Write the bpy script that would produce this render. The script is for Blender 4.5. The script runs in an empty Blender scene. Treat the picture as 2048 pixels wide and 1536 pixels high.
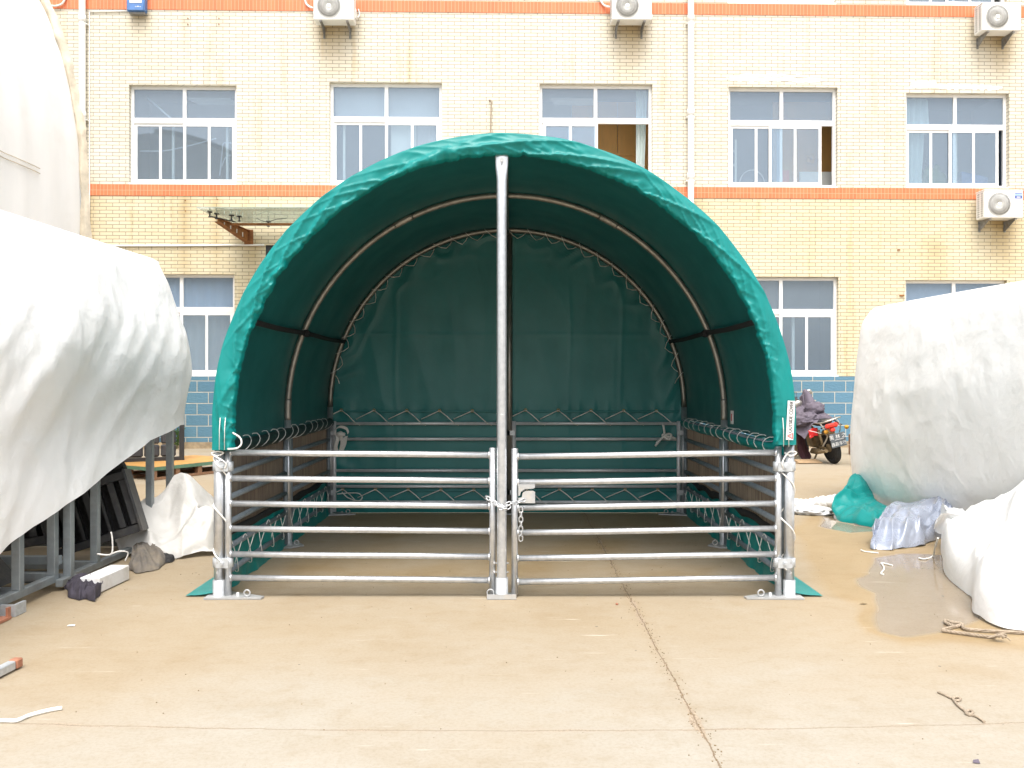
import bpy, math, random
from mathutils import Vector, Matrix, noise as mnoise
random.seed(7)
SC = bpy.context.scene
COL = SC.collection
PI = math.pi
F = 1770.0            # focal length in pixels of the 2048 wide photograph
CAMZ = 1.457
HX, HY = 1024.0, 757.0

def at(px, py, Y):
    return Vector(((px-HX)/F*Y, Y, CAMZ-(py-HY)/F*Y))
def gnd(px, py, z=0.0):
    Y = (CAMZ-z)*F/(py-HY)
    return Vector(((px-HX)/F*Y, Y, z))
def nz(x, y=0.0, z=0.0):
    return mnoise.noise(Vector((x, y, z)))
def fbm(x, y=0.0, z=0.0, o=4):
    a, s, t = 0.0, 1.0, 0.0
    for i in range(o):
        a += nz(x*2**i, y*2**i, z*2**i+i*7.3)*s; t += s; s *= .5
    return a/t*1.5
def ridge(x, y=0.0, z=0.0):
    return 1.0-min(1.0, abs(nz(x, y, z))*2.6)
def crease(x, y=0.0, z=0.0):
    return mnoise.voronoi(Vector((x, y, z)))[0][0]
def sstep(a, b, x):
    t = max(0.0, min(1.0, (x-a)/(b-a))); return t*t*(3-2*t)
def lerp(a, b, t): return a+(b-a)*t
def interp(tab, x):
    if x <= tab[0][0]: return tab[0][1]
    for (a, va), (b, vb) in zip(tab, tab[1:]):
        if x <= b: return lerp(va, vb, (x-a)/(b-a))
    return tab[-1][1]
def smooth_interp(tab, x, w=.14):
    return sum(interp(tab, x+w*k/3) for k in (-3, -2, -1, 0, 1, 2, 3))/7
def spline(pts, n=8, closed=False):
    P = [Vector(p) for p in pts]; out = []; N = len(P)
    rng = range(N if closed else N-1)
    for i in rng:
        p0 = P[(i-1) % N] if closed or i > 0 else P[0]
        p1 = P[i]; p2 = P[(i+1) % N]
        p3 = P[(i+2) % N] if closed or i+2 < N else P[-1]
        for k in range(n):
            t = k/n
            out.append(0.5*((2*p1)+(p2-p0)*t+(2*p0-5*p1+4*p2-p3)*t*t+(3*p1-p0-3*p2+p3)*t**3))
    if not closed: out.append(P[-1].copy())
    return out

class MB:
    def __init__(s): s.v = []; s.f = []; s.sm = []; s.mi = []; s.cur = 0
    def face(s, f, sm=False): s.f.append(tuple(f)); s.sm.append(sm); s.mi.append(s.cur)
    def box(s, c, d, rot=None, sm=False, bev=0.0):
        hx, hy, hz = d[0]/2, d[1]/2, d[2]/2
        b = len(s.v); c = Vector(c)
        if bev > 0:
            bev = min(bev, hx*.9, hy*.9, hz*.9)
            pts = []
            for sx in (-1, 1):
                for sy in (-1, 1):
                    for sz in (-1, 1):
                        pts += [((hx-bev)*sx, (hy-bev)*sy, hz*sz), ((hx-bev)*sx, hy*sy, (hz-bev)*sz), (hx*sx, (hy-bev)*sy, (hz-bev)*sz)]
            import bmesh
            bm = bmesh.new()
            vs = [bm.verts.new(p) for p in pts]
            bmesh.ops.convex_hull(bm, input=vs)
            bmesh.ops.dissolve_limit(bm, angle_limit=.02, verts=bm.verts[:], edges=bm.edges[:])
            bm.verts.index_update()
            for v in bm.verts:
                p = v.co.copy()
                if rot is not None: p = rot @ p
                s.v.append(p+c)
            for f in bm.faces: s.face([b+v.index for v in f.verts], sm)
            bm.free(); return
        for sx in (-1, 1):
            for sy in (-1, 1):
                for sz in (-1, 1):
                    p = Vector((hx*sx, hy*sy, hz*sz))
                    if rot is not None: p = rot @ p
                    s.v.append(p+c)
        for f in ((0, 1, 3, 2), (4, 6, 7, 5), (0, 4, 5, 1), (2, 3, 7, 6), (0, 2, 6, 4), (1, 5, 7, 3)):
            s.face([b+i for i in f], sm)
    def bb(s, a, b_, bev=0.0):
        s.box([(a[i]+b_[i])/2 for i in range(3)], [abs(b_[i]-a[i]) for i in range(3)], bev=bev)
    def quad(s, a, b, c, d):
        i = len(s.v); s.v += [Vector(a), Vector(b), Vector(c), Vector(d)]; s.face((i, i+1, i+2, i+3))
    def poly(s, pts):
        i = len(s.v); s.v += [Vector(p) for p in pts]; s.face(range(i, i+len(pts)))
    def prism(s, pts, off):
        i = len(s.v); n = len(pts); off = Vector(off)
        s.v += [Vector(p) for p in pts]+[Vector(p)+off for p in pts]
        s.face(range(i, i+n)); s.face(range(i+2*n-1, i+n-1, -1))
        for k in range(n): s.face((i+k, i+n+k, i+n+(k+1) % n, i+(k+1) % n))
    def tube(s, pts, r, n=10, caps=True, closed=False):
        P = [Vector(p) for p in pts]; N = len(P)
        rs = r if isinstance(r, (list, tuple)) else [r]*N
        b = len(s.v); up = None
        for i in range(N):
            if closed: t = P[(i+1) % N]-P[(i-1) % N]
            else: t = P[min(i+1, N-1)]-P[max(i-1, 0)]
            if t.length < 1e-9: t = Vector((0, 0, 1))
            t.normalize()
            if up is None:
                up = Vector((0, 0, 1)) if abs(t.z) < .9 else Vector((1, 0, 0))
            up = up-t*up.dot(t)
            if up.length < 1e-6: up = t.orthogonal()
            up.normalize(); w = t.cross(up)
            for k in range(n):
                a = 2*PI*k/n
                s.v.append(P[i]+(up*math.cos(a)+w*math.sin(a))*rs[i])
        M = N if closed else N-1
        for i in range(M):
            for k in range(n):
                a0 = b+i*n+k; a1 = b+i*n+(k+1) % n
                j = (i+1) % N
                s.face((a0, a1, b+j*n+(k+1) % n, b+j*n+k), True)
        if caps and not closed:
            s.face([b+k for k in range(n-1, -1, -1)]); s.face([b+(N-1)*n+k for k in range(n)])
    def lathe(s, prof, c=(0, 0, 0), axis='z', n=24):
        b = len(s.v); c = Vector(c)
        for r, h in prof:
            for k in range(n):
                a = 2*PI*k/n; x, y = r*math.cos(a), r*math.sin(a)
                p = {'z': (x, y, h), 'y': (x, h, y), 'x': (h, x, y)}[axis]
                s.v.append(Vector(p)+c)
        for i in range(len(prof)-1):
            for k in range(n):
                s.face((b+i*n+k, b+i*n+(k+1) % n, b+(i+1)*n+(k+1) % n, b+(i+1)*n+k), True)
        s.face([b+k for k in range(n)]); s.face([b+(len(prof)-1)*n+k for k in range(n-1, -1, -1)])
    def grid(s, nu, nv, fn, sm=True, closed_u=False, keep=None):
        b = len(s.v)
        for i in range(nu):
            for j in range(nv): s.v.append(Vector(fn(i/(nu-1 if not closed_u else nu), j/(nv-1))))
        for i in range(nu if closed_u else nu-1):
            for j in range(nv-1):
                if keep and not keep(i, j): continue
                k = (i+1) % nu
                s.face((b+i*nv+j, b+k*nv+j, b+k*nv+j+1, b+i*nv+j+1), sm)
    def blob(s, c, r, amp=.15, fr=2.0, nu=40, nv=24, seed=0.0, zmin=None, pw=1.0):
        c = Vector(c)
        def fn(u, v):
            th = 2*PI*u; ph = PI*(v-.5)
            d = Vector((math.cos(th)*math.cos(ph), math.sin(th)*math.cos(ph), math.sin(ph)))
            if pw != 1.0: d = Vector([math.copysign(abs(q)**pw, q) for q in d])
            k = 1+amp*fbm(d.x*fr+seed, d.y*fr, d.z*fr)+amp*.5*(ridge(d.x*fr*1.3+seed, d.y*fr*1.3, d.z*fr*1.3)-.5)
            p = c+Vector((d.x*r[0], d.y*r[1], d.z*r[2]))*k
            if zmin is not None and p.z < zmin: p.z = zmin+.002*nz(p.x*9, p.y*9)
            return p
        s.grid(nu, nv, fn, closed_u=True)
    def mesh(s, name, off=(0, 0, 0)):
        me = bpy.data.meshes.new(name); o = Vector(off)
        me.from_pydata([tuple(Vector(v)-o) for v in s.v], [], s.f)
        me.polygons.foreach_set('use_smooth', s.sm)
        me.polygons.foreach_set('material_index', s.mi)
        me.validate(); me.update()
        return me

def tag(o, label=None, cat=None, group=None, kind=None):
    if label: o['label'] = label
    if cat: o['category'] = cat
    if group: o['group'] = group
    if kind: o['kind'] = kind
    return o
def thing(name, label, cat, loc=(0, 0, 0), rz=0.0, group=None):
    o = bpy.data.objects.new(name, None); COL.objects.link(o)
    o.empty_display_size = .1
    o.location = loc; o.rotation_euler = (0, 0, rz)
    return tag(o, label, cat, group)
def rootof(o):
    while o.parent: o = o.parent
    return o
def part(name, mb, mat, parent, label=None, local=False):
    """world-coordinate mesh (or root-local when local=True) as a child"""
    off = (0, 0, 0) if local else rootof(parent).location
    me = mb.mesh(name, off)
    for m in (mat if isinstance(mat, (list, tuple)) else [mat]): me.materials.append(m)
    o = bpy.data.objects.new(name, me); COL.objects.link(o); o.parent = parent
    if label: o['label'] = label
    return o
def solo(name, mb, mat, label, cat, loc=(0, 0, 0), group=None, kind=None):
    me = mb.mesh(name, loc)
    for m in (mat if isinstance(mat, (list, tuple)) else [mat]): me.materials.append(m)
    o = bpy.data.objects.new(name, me); COL.objects.link(o); o.location = loc
    return tag(o, label, cat, group, kind)
def copy_tree(o, parent=None):
    c = o.copy(); COL.objects.link(c)
    if parent: c.parent = parent
    for ch in list(o.children): copy_tree(ch, c)
    return c
def text_mb(txt, size):
    cu = bpy.data.curves.new('lettering', 'FONT'); cu.body = txt; cu.size = size
    cu.align_x = 'CENTER'; cu.align_y = 'CENTER'; cu.resolution_u = 3
    ob = bpy.data.objects.new('lettering', cu); COL.objects.link(ob)
    dg = bpy.context.evaluated_depsgraph_get(); dg.update()
    me = bpy.data.meshes.new_from_object(ob.evaluated_get(dg))
    vs = [v.co.copy() for v in me.vertices]; fs = [tuple(p.vertices) for p in me.polygons]
    bpy.data.objects.remove(ob); bpy.data.curves.remove(cu); bpy.data.meshes.remove(me)
    return vs, fs
def add_text(mb, txt, size, M):
    vs, fs = text_mb(txt, size); b = len(mb.v)
    mb.v += [M @ v for v in vs]
    for f in fs: mb.face([b+i for i in f])

# ---------------------------------------------------------------- materials
def newmat(name):
    m = bpy.data.materials.new(name); m.use_nodes = True
    nt = m.node_tree; nt.nodes.clear()
    return m, nt, nt.nodes, nt.links
def N(nt, t, **kw):
    n = nt.nodes.new(t)
    for k, v in kw.items(): setattr(n, k, v)
    return n
def setin(n, **kw):
    for k, v in kw.items(): n.inputs[k.replace('_', ' ')].default_value = v
def ramp(nt, fac, a, b, ca=(0, 0, 0, 1), cb=(1, 1, 1, 1)):
    r = N(nt, 'ShaderNodeValToRGB')
    r.color_ramp.elements[0].position = a; r.color_ramp.elements[1].position = b
    r.color_ramp.elements[0].color = ca; r.color_ramp.elements[1].color = cb
    nt.links.new(fac, r.inputs[0]); return r.outputs[0]
def mixc(nt, fac, a, b, mode='MIX'):
    m = N(nt, 'ShaderNodeMix', data_type='RGBA', blend_type=mode)
    for sock, val in ((m.inputs[0], fac), (m.inputs[6], a), (m.inputs[7], b)):
        if hasattr(val, 'is_output'): nt.links.new(val, sock)
        else: sock.default_value = val
    return m.outputs[2]
def math_(nt, op, a, b=None, c=None):
    m = N(nt, 'ShaderNodeMath', operation=op)
    for i, val in enumerate((a, b, c)):
        if val is None: continue
        if hasattr(val, 'is_output'): nt.links.new(val, m.inputs[i])
        else: m.inputs[i].default_value = val
    return m.outputs[0]
def noise_tex(nt, vec, scale, detail=4.0, rough=.55, stretch=None):
    if stretch:
        mp = N(nt, 'ShaderNodeMapping'); mp.inputs['Scale'].default_value = stretch
        nt.links.new(vec, mp.inputs[0]); vec = mp.outputs[0]
    n = N(nt, 'ShaderNodeTexNoise'); setin(n, Scale=scale, Detail=detail, Roughness=rough)
    nt.links.new(vec, n.inputs['Vector']); return n.outputs[0]
def c4(c): return (c[0], c[1], c[2], 1.0)

def pbr(name, col, rough=.6, metal=0.0, var=.15, vscale=6.0, col2=None, bump=0.0, bscale=40.0, trans=0.0,
        stretch=None, rvar=.1, spec=.5, dirt=None, dscale=3.0, coat=0.0, crinkle=None):
    m, nt, nd, lk = newmat(name)
    tc = N(nt, 'ShaderNodeTexCoord'); vec = tc.outputs['Object']
    out = N(nt, 'ShaderNodeOutputMaterial'); p = N(nt, 'ShaderNodeBsdfPrincipled')
    nf = noise_tex(nt, vec, vscale, 5.0, .6, stretch)
    c2 = col2 or tuple(x*(1-var) for x in col)
    f = ramp(nt, nf, .32, .68)
    cc = mixc(nt, f, c4(col), c4(c2))
    if dirt:
        df = ramp(nt, noise_tex(nt, vec, dscale, 6.0, .65), .52, .72)
        cc = mixc(nt, math_(nt, 'MULTIPLY', df, dirt[1]), cc, c4(dirt[0]))
    lk.new(cc, p.inputs['Base Color'])
    rr = math_(nt, 'ADD', math_(nt, 'MULTIPLY', nf, rvar*2), rough-rvar)
    lk.new(rr, p.inputs['Roughness'])
    setin(p, Metallic=metal)
    p.inputs['Specular IOR Level'].default_value = spec
    if coat: p.inputs['Coat Weight'].default_value = coat
    if bump > 0:
        b = N(nt, 'ShaderNodeBump'); setin(b, Strength=bump, Distance=.01)
        hh = noise_tex(nt, vec, bscale, 4.0, .6)
        if crinkle:
            warp = N(nt, 'ShaderNodeVectorMath', operation='MULTIPLY_ADD')
            nn_ = N(nt, 'ShaderNodeTexNoise'); setin(nn_, Scale=2.2, Detail=3.0); lk.new(vec, nn_.inputs['Vector'])
            lk.new(nn_.outputs['Color'], warp.inputs[0]); warp.inputs[1].default_value = (.5, .5, .5); lk.new(vec, warp.inputs[2])
            for sc_, am in ((crinkle[0], crinkle[1]), (crinkle[0]*2.7, crinkle[1]*.45)):
                vo = N(nt, 'ShaderNodeTexVoronoi'); setin(vo, Scale=sc_); lk.new(warp.outputs[0], vo.inputs['Vector'])
                hh = math_(nt, 'ADD', hh, math_(nt, 'MULTIPLY', vo.outputs['Distance'], am))
        lk.new(hh, b.inputs['Height']); lk.new(b.outputs[0], p.inputs['Normal'])
    sh = p.outputs[0]
    if trans > 0:
        t = N(nt, 'ShaderNodeBsdfTranslucent'); lk.new(cc, t.inputs[0])
        mx = N(nt, 'ShaderNodeMixShader'); mx.inputs[0].default_value = trans
        lk.new(sh, mx.inputs[1]); lk.new(t.outputs[0], mx.inputs[2]); sh = mx.outputs[0]
    lk.new(sh, out.inputs[0])
    return m

M = {}
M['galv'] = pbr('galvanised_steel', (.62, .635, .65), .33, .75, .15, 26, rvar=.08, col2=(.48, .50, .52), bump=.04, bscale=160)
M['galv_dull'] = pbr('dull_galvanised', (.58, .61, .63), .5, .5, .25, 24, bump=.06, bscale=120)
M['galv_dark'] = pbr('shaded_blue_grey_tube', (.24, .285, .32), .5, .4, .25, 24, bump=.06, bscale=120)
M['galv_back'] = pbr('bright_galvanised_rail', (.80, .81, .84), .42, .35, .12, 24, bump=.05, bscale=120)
M['plate'] = pbr('base_plate_steel', (.46, .47, .47), .55, .4, .2, 14, dirt=((.55, .5, .42), .7), dscale=8)
M['hoop'] = pbr('hoop_steel', (.36, .345, .31), .36, .7, .3, 12)
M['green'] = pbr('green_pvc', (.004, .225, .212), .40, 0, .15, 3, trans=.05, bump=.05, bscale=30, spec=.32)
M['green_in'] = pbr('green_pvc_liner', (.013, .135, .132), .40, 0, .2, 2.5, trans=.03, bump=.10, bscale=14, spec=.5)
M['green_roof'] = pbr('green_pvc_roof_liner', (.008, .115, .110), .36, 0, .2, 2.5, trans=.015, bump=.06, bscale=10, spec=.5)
M['green_curtain'] = pbr('green_pvc_curtain', (.022, .195, .195), .42, 0, .15, 2.5, trans=.03, bump=.10, bscale=16, spec=.5)
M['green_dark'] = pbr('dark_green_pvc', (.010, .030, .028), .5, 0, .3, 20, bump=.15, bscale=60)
M['strap'] = pbr('black_webbing', (.012, .013, .014), .75, 0, .3, 60, bump=.2, bscale=200)
M['rope'] = pbr('white_rope', (.80, .79, .75), .8, 0, .2, 90, bump=.3, bscale=200)
M['rope_tan'] = pbr('tan_rope', (.42, .34, .25), .9, 0, .4, 60, bump=.5, bscale=200)
M['brass'] = pbr('brass_eyelet', (.45, .36, .14), .35, .9, .2, 40)
M['white_tarp'] = pbr('white_tarpaulin', (.93, .93, .925), .45, 0, .015, 2, trans=.10, bump=.34, bscale=22, crinkle=(2.3, 3.2), dirt=((.80, .77, .70), .2), dscale=1.3)
M['old_tarp'] = pbr('dirty_white_sheet', (.66, .65, .62), .5, 0, .08, 3, trans=.15, bump=.5, bscale=22, crinkle=(4.0, 2.4), dirt=((.5, .44, .35), .4), dscale=2.5)
M['tent'] = pbr('white_tent_cloth', (.90, .90, .89), .6, 0, .05, 1.2, trans=.10, bump=.08, bscale=9, dirt=((.66, .63, .56), .3), dscale=.7, stretch=(1, 3, .35))
M['tent_rim'] = pbr('cream_tent_hem', (.66, .58, .45), .65, 0, .35, 5, bump=.2, bscale=16)
M['silver'] = pbr('silver_tarpaulin', (.40, .44, .53), .28, .35, .25, 9, bump=.12, bscale=30)
M['steel_tube'] = pbr('grey_steel_tube', (.30, .335, .35), .45, .45, .25, 8, dirt=((.16, .10, .06), .25), dscale=7)
M['black'] = pbr('black_paint', (.030, .031, .034), .5, 0, .4, 9, bump=.1, bscale=50, dirt=((.12, .11, .095), .6), dscale=4)
M['black_rubber'] = pbr('black_rubber', (.02, .02, .021), .75, 0, .3, 30, bump=.2, bscale=90)
M['rag_grey'] = pbr('grey_rag', (.12, .11, .10), .9, 0, .45, 10, col2=(.20, .17, .13), bump=.3, bscale=60)
M['rag_purple'] = pbr('dark_purple_cloth', (.052, .045, .062), .9, 0, .4, 14, bump=.3, bscale=80)
M['quilt'] = pbr('purple_quilt', (.125, .105, .135), .8, 0, .25, 10, bump=.3, bscale=24)
M['foam'] = pbr('white_foam', (.74, .74, .74), .7, 0, .1, 20, bump=.15, bscale=120, dirt=((.5, .44, .35), .4), dscale=5)
M['ply'] = pbr('orange_plywood', (.60, .33, .10), .55, 0, .3, 5, stretch=(.6, 6, 1), col2=(.44, .22, .06))
M['green_paint'] = pbr('green_painted_edge', (.10, .20, .13), .6, 0, .3, 10)
M['wood'] = pbr('rough_wood', (.28, .15, .08), .8, 0, .4, 8, stretch=(1, 8, 8), bump=.3, bscale=50)
M['panel_grey'] = pbr('grey_quilted_panel', (.05, .052, .058), .8, 0, .3, 12, bump=.3, bscale=40)
M['rust'] = pbr('rusty_steel', (.36, .155, .045), .75, .1, .45, 9, col2=(.20, .075, .025), bump=.3, bscale=60)
M['orange_paint'] = pbr('orange_primer', (.40, .17, .10), .6, 0, .35, 12)
M['pvc'] = pbr('white_plastic_pipe', (.82, .82, .79), .4, 0, .06, 3, dirt=((.6, .54, .42), .3), dscale=2)
M['upvc'] = pbr('white_window_frame', (.82, .82, .81), .35, 0, .05, 3)
M['ac_white'] = pbr('white_enamel', (.83, .83, .81), .35, 0, .05, 3, dirt=((.62, .56, .44), .25), dscale=5)
M['ac_grille'] = pbr('grey_fan_grille', (.66, .66, .63), .5, 0, .1, 10)
M['ac_dark'] = pbr('dark_fan_cavity', (.46, .46, .45), .7, 0, .2, 10)
M['bracket'] = pbr('grey_bracket', (.30, .30, .29), .6, .3, .3, 14, dirt=((.25, .12, .05), .4), dscale=9)
M['blue_box'] = pbr('blue_lamp_housing', (.09, .21, .48), .45, 0, .2, 8)
M['lamp_glass'] = pbr('lamp_lens', (.7, .72, .68), .15, 0, .1, 20)
M['sticker_blue'] = pbr('blue_sticker', (.05, .09, .36), .4, 0, .1, 10)
M['sticker_sky'] = pbr('pale_blue_sticker', (.35, .5, .8), .4, 0, .1, 10)
M['sticker_white'] = pbr('white_sticker', (.70, .70, .69), .75, 0, .03, 10, spec=.15)
M['ink'] = pbr('black_ink', (.02, .02, .022), .5, 0, .1, 10)
M['ink_grey'] = pbr('grey_print', (.35, .35, .38), .5, 0, .1, 10)
M['red'] = pbr('red_print', (.62, .03, .03), .45, 0, .1, 10)
M['red_lens'] = pbr('red_tail_lens', (.65, .035, .02), .2, 0, .15, 20, coat=.4)
M['amber'] = pbr('amber_lens', (.65, .32, .03), .25, 0, .15, 20)
M['chrome'] = pbr('dusty_chrome', (.55, .53, .48), .35, .7, .3, 20, dirt=((.35, .27, .17), .6), dscale=8)
M['mud'] = pbr('muddy_metal', (.26, .19, .10), .8, .1, .4, 12, bump=.3, bscale=60)
M['plate_dark'] = pbr('grey_number_plate', (.10, .115, .13), .5, 0, .2, 20)
M['maroon'] = pbr('maroon_cloth', (.085, .032, .042), .85, 0, .35, 10, bump=.3, bscale=40)
M['tan_cloth'] = pbr('tan_cloth', (.40, .30, .19), .85, 0, .3, 10, bump=.3, bscale=40)
M['card'] = pbr('brown_cardboard', (.40, .27, .15), .85, 0, .25, 10)
M['curtain'] = pbr('pale_curtain', (.74, .84, .82), .85, 0, .12, 6, trans=.3, stretch=(8, 1, 1))
M['curtain_blue'] = pbr('blue_curtain', (.50, .62, .80), .85, 0, .15, 6, trans=.2, stretch=(8, 1, 1))
M['curtain_grey'] = pbr('grey_blind', (.60, .62, .62), .85, 0, .15, 8, trans=.2, stretch=(12, 1, 1))
M['board'] = pbr('white_board', (.72, .73, .68), .7, 0, .08, 3)
M['room'] = pbr('room_plaster', (.58, .60, .62), .9, 0, .1, 2)
M['room_tan'] = pbr('tan_room_plaster', (.52, .46, .36), .9, 0, .15, 1.2)
M['room_dark'] = pbr('blue_grey_room_plaster', (.36, .41, .47), .9, 0, .15, 1.2)
M['room_wood'] = pbr('room_wood_panel', (.62, .31, .08), .6, 0, .3, 2.5, col2=(.50, .27, .08), stretch=(3, 1, .6))
M['lime'] = pbr('white_putty', (.84, .83, .79), .9, 0, .06, 8, bump=.3, bscale=40)
M['concrete_plinth'] = pbr('rough_concrete', (.40, .31, .20), .95, 0, .45, 9, bump=.6, bscale=40)
M['leaf'] = pbr('weed_leaf', (.09, .17, .04), .6, 0, .4, 20, trans=.25)
M['canopy_glass'] = None

def brick_mat(name, c1, c2, mortar, w, h, ms, rough=.55, bumpn=.0, streak=None, off=.5, sq=1.0, uoff=0.0, zoff=0.0, bd=.35, mvar=.12):
    m, nt, nd, lk = newmat(name)
    tc = N(nt, 'ShaderNodeTexCoord')
    sx = N(nt, 'ShaderNodeSeparateXYZ'); lk.new(tc.outputs['Object'], sx.inputs[0])
    u = math_(nt, 'ADD', math_(nt, 'ADD', sx.outputs[0], sx.outputs[1]), uoff)
    cb = N(nt, 'ShaderNodeCombineXYZ'); lk.new(u, cb.inputs[0])
    lk.new(math_(nt, 'ADD', sx.outputs[2], zoff), cb.inputs[1])
    # tiny wobble so that joints are not ruler straight
    wob = noise_tex(nt, tc.outputs['Object'], 1.4, 2.0)
    va = N(nt, 'ShaderNodeVectorMath', operation='ADD'); lk.new(cb.outputs[0], va.inputs[0])
    wv = N(nt, 'ShaderNodeCombineXYZ'); lk.new(math_(nt, 'MULTIPLY', wob, .006), wv.inputs[0]); lk.new(math_(nt, 'MULTIPLY', wob, .006), wv.inputs[1])
    lk.new(wv.outputs[0], va.inputs[1])
    b = N(nt, 'ShaderNodeTexBrick'); b.offset = off; b.squash = sq
    setin(b, Scale=1.0, Mortar_Size=ms, Mortar_Smooth=.25, Bias=0.0, Brick_Width=w, Row_Height=h)
    b.inputs['Color1'].default_value = c4(c1); b.inputs['Color2'].default_value = c4(c2); b.inputs['Mortar'].default_value = c4(mortar)
    lk.new(va.outputs[0], b.inputs['Vector'])
    col = b.outputs['Color']
    nf = noise_tex(nt, tc.outputs['Object'], .55, 6.0, .6)
    col = mixc(nt, math_(nt, 'MULTIPLY', ramp(nt, nf, .35, .7), .5), col, mixc(nt, 1.0, col, (1-mvar*.6, 1-mvar, 1-mvar*2.2, 1), 'MULTIPLY'))
    nf2 = noise_tex(nt, tc.outputs['Object'], 9.0, 4.0, .7)
    col = mixc(nt, math_(nt, 'MULTIPLY', ramp(nt, nf2, .5, .75), .12), col, mixc(nt, 1.0, col, (.82, .78, .68, 1), 'MULTIPLY'))
    if streak:
        st = noise_tex(nt, tc.outputs['Object'], 1.0, 5.0, .65, (2.6, 2.6, .22))
        col = mixc(nt, math_(nt, 'MULTIPLY', ramp(nt, st, .56, .74), streak[1]), col, mixc(nt, 1.0, col, c4(streak[0]), 'MULTIPLY'))
        at_ = N(nt, 'ShaderNodeAttribute', attribute_name='stain')
        col = mixc(nt, math_(nt, 'MULTIPLY', at_.outputs['Fac'], math_(nt, 'ADD', .45, st)), col, mixc(nt, 1.0, col, (.66, .50, .24, 1), 'MULTIPLY'))
    p = N(nt, 'ShaderNodeBsdfPrincipled'); lk.new(col, p.inputs['Base Color'])
    setin(p, Roughness=rough)
    hgt = math_(nt, 'SUBTRACT', 1.0, b.outputs['Fac'])
    if bumpn: hgt = math_(nt, 'ADD', hgt, math_(nt, 'MULTIPLY', noise_tex(nt, tc.outputs['Object'], 14.0, 5.0, .65, (1, 1, 2.2)), bumpn))
    bp = N(nt, 'ShaderNodeBump'); setin(bp, Strength=bd, Distance=.012); lk.new(hgt, bp.inputs['Height'])
    lk.new(bp.outputs[0], p.inputs['Normal'])
    o = N(nt, 'ShaderNodeOutputMaterial'); lk.new(p.outputs[0], o.inputs[0])
    return m
M['brick'] = brick_mat('cream_brick_tile', (.655, .622, .535), (.62, .578, .475), (.265, .245, .20), .268, .0752, .0074, .5, .15, ((.80, .66, .42), .7))
M['brick_low'] = brick_mat('lower_storey_brick_tile', (.64, .58, .425), (.60, .53, .365), (.265, .23, .165), .268, .0752, .0074, .5, .15, ((.80, .66, .42), .7))  # lower storey: brick colour set yellower and slightly darker than above
M['band'] = brick_mat('orange_brick_tile', (.70, .205, .085), (.64, .165, .065), (.68, .36, .22), .0752, .50, .0045, .5, .1, off=0.0, zoff=.12)
M['block'] = brick_mat('blue_grey_block', (.095, .215, .31), (.08, .185, .275), (.46, .45, .40), .47, .235, .009, .6, 1.2, bd=.7)

def glass_mat(name, tint, mixf):
    m, nt, nd, lk = newmat(name)
    tc = N(nt, 'ShaderNodeTexCoord')
    p = N(nt, 'ShaderNodeBsdfPrincipled'); setin(p, Roughness=.04)
    st = noise_tex(nt, tc.outputs['Object'], 3.0, 5.0, .7, (9, 1, .5))
    sf = ramp(nt, st, .66, .74)
    lk.new(mixc(nt, math_(nt, 'MULTIPLY', sf, .45), c4(tint), (.55, .62, .66, 1)), p.inputs['Base Color'])
    t = N(nt, 'ShaderNodeBsdfTransparent'); t.inputs[0].default_value = (.86, .92, .96, 1)
    mx = N(nt, 'ShaderNodeMixShader'); mx.inputs[0].default_value = mixf
    lk.new(t.outputs[0], mx.inputs[1]); lk.new(p.outputs[0], mx.inputs[2])
    gl = N(nt, 'ShaderNodeBsdfGlossy'); gl.inputs['Roughness'].default_value = .02; gl.inputs['Color'].default_value = (.86, .93, 1, 1)
    m2 = N(nt, 'ShaderNodeMixShader'); m2.inputs[0].default_value = .07
    lk.new(mx.outputs[0], m2.inputs[1]); lk.new(gl.outputs[0], m2.inputs[2])
    o = N(nt, 'ShaderNodeOutputMaterial'); lk.new(m2.outputs[0], o.inputs[0])
    return m
M['glass'] = glass_mat('tinted_window_glass', (.33, .415, .51), .22)
M['glass_thin'] = glass_mat('clear_window_glass', (.20, .25, .30), .30)
M['canopy_glass'] = glass_mat('dusty_canopy_glass', (.55, .62, .50), .45)

def mesh_screen():
    """brown woven shade screen: fine vertical fibres, some light through it"""
    m, nt, nd, lk = newmat('brown_woven_screen')
    tc = N(nt, 'ShaderNodeTexCoord')
    st = noise_tex(nt, tc.outputs['Object'], 1.0, 4.0, .7, (60, 75, 2.2))
    big = noise_tex(nt, tc.outputs['Object'], 1.5, 3.0)
    c = mixc(nt, ramp(nt, st, .38, .62), (.065, .056, .049, 1), (.225, .19, .15, 1))
    c = mixc(nt, math_(nt, 'MULTIPLY', ramp(nt, big, .4, .7), .35), c, (.16, .11, .09, 1))
    p = N(nt, 'ShaderNodeBsdfPrincipled'); lk.new(c, p.inputs['Base Color']); setin(p, Roughness=.8)
    t = N(nt, 'ShaderNodeBsdfTranslucent'); lk.new(mixc(nt, 1.0, c, (1.25, 1.2, 1.1, 1), 'MULTIPLY'), t.inputs[0])
    mx = N(nt, 'ShaderNodeMixShader'); mx.inputs[0].default_value = .22
    lk.new(p.outputs[0], mx.inputs[1]); lk.new(t.outputs[0], mx.inputs[2])
    o = N(nt, 'ShaderNodeOutputMaterial'); lk.new(mx.outputs[0], o.inputs[0])
    return m
M['screen'] = mesh_screen()

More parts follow.
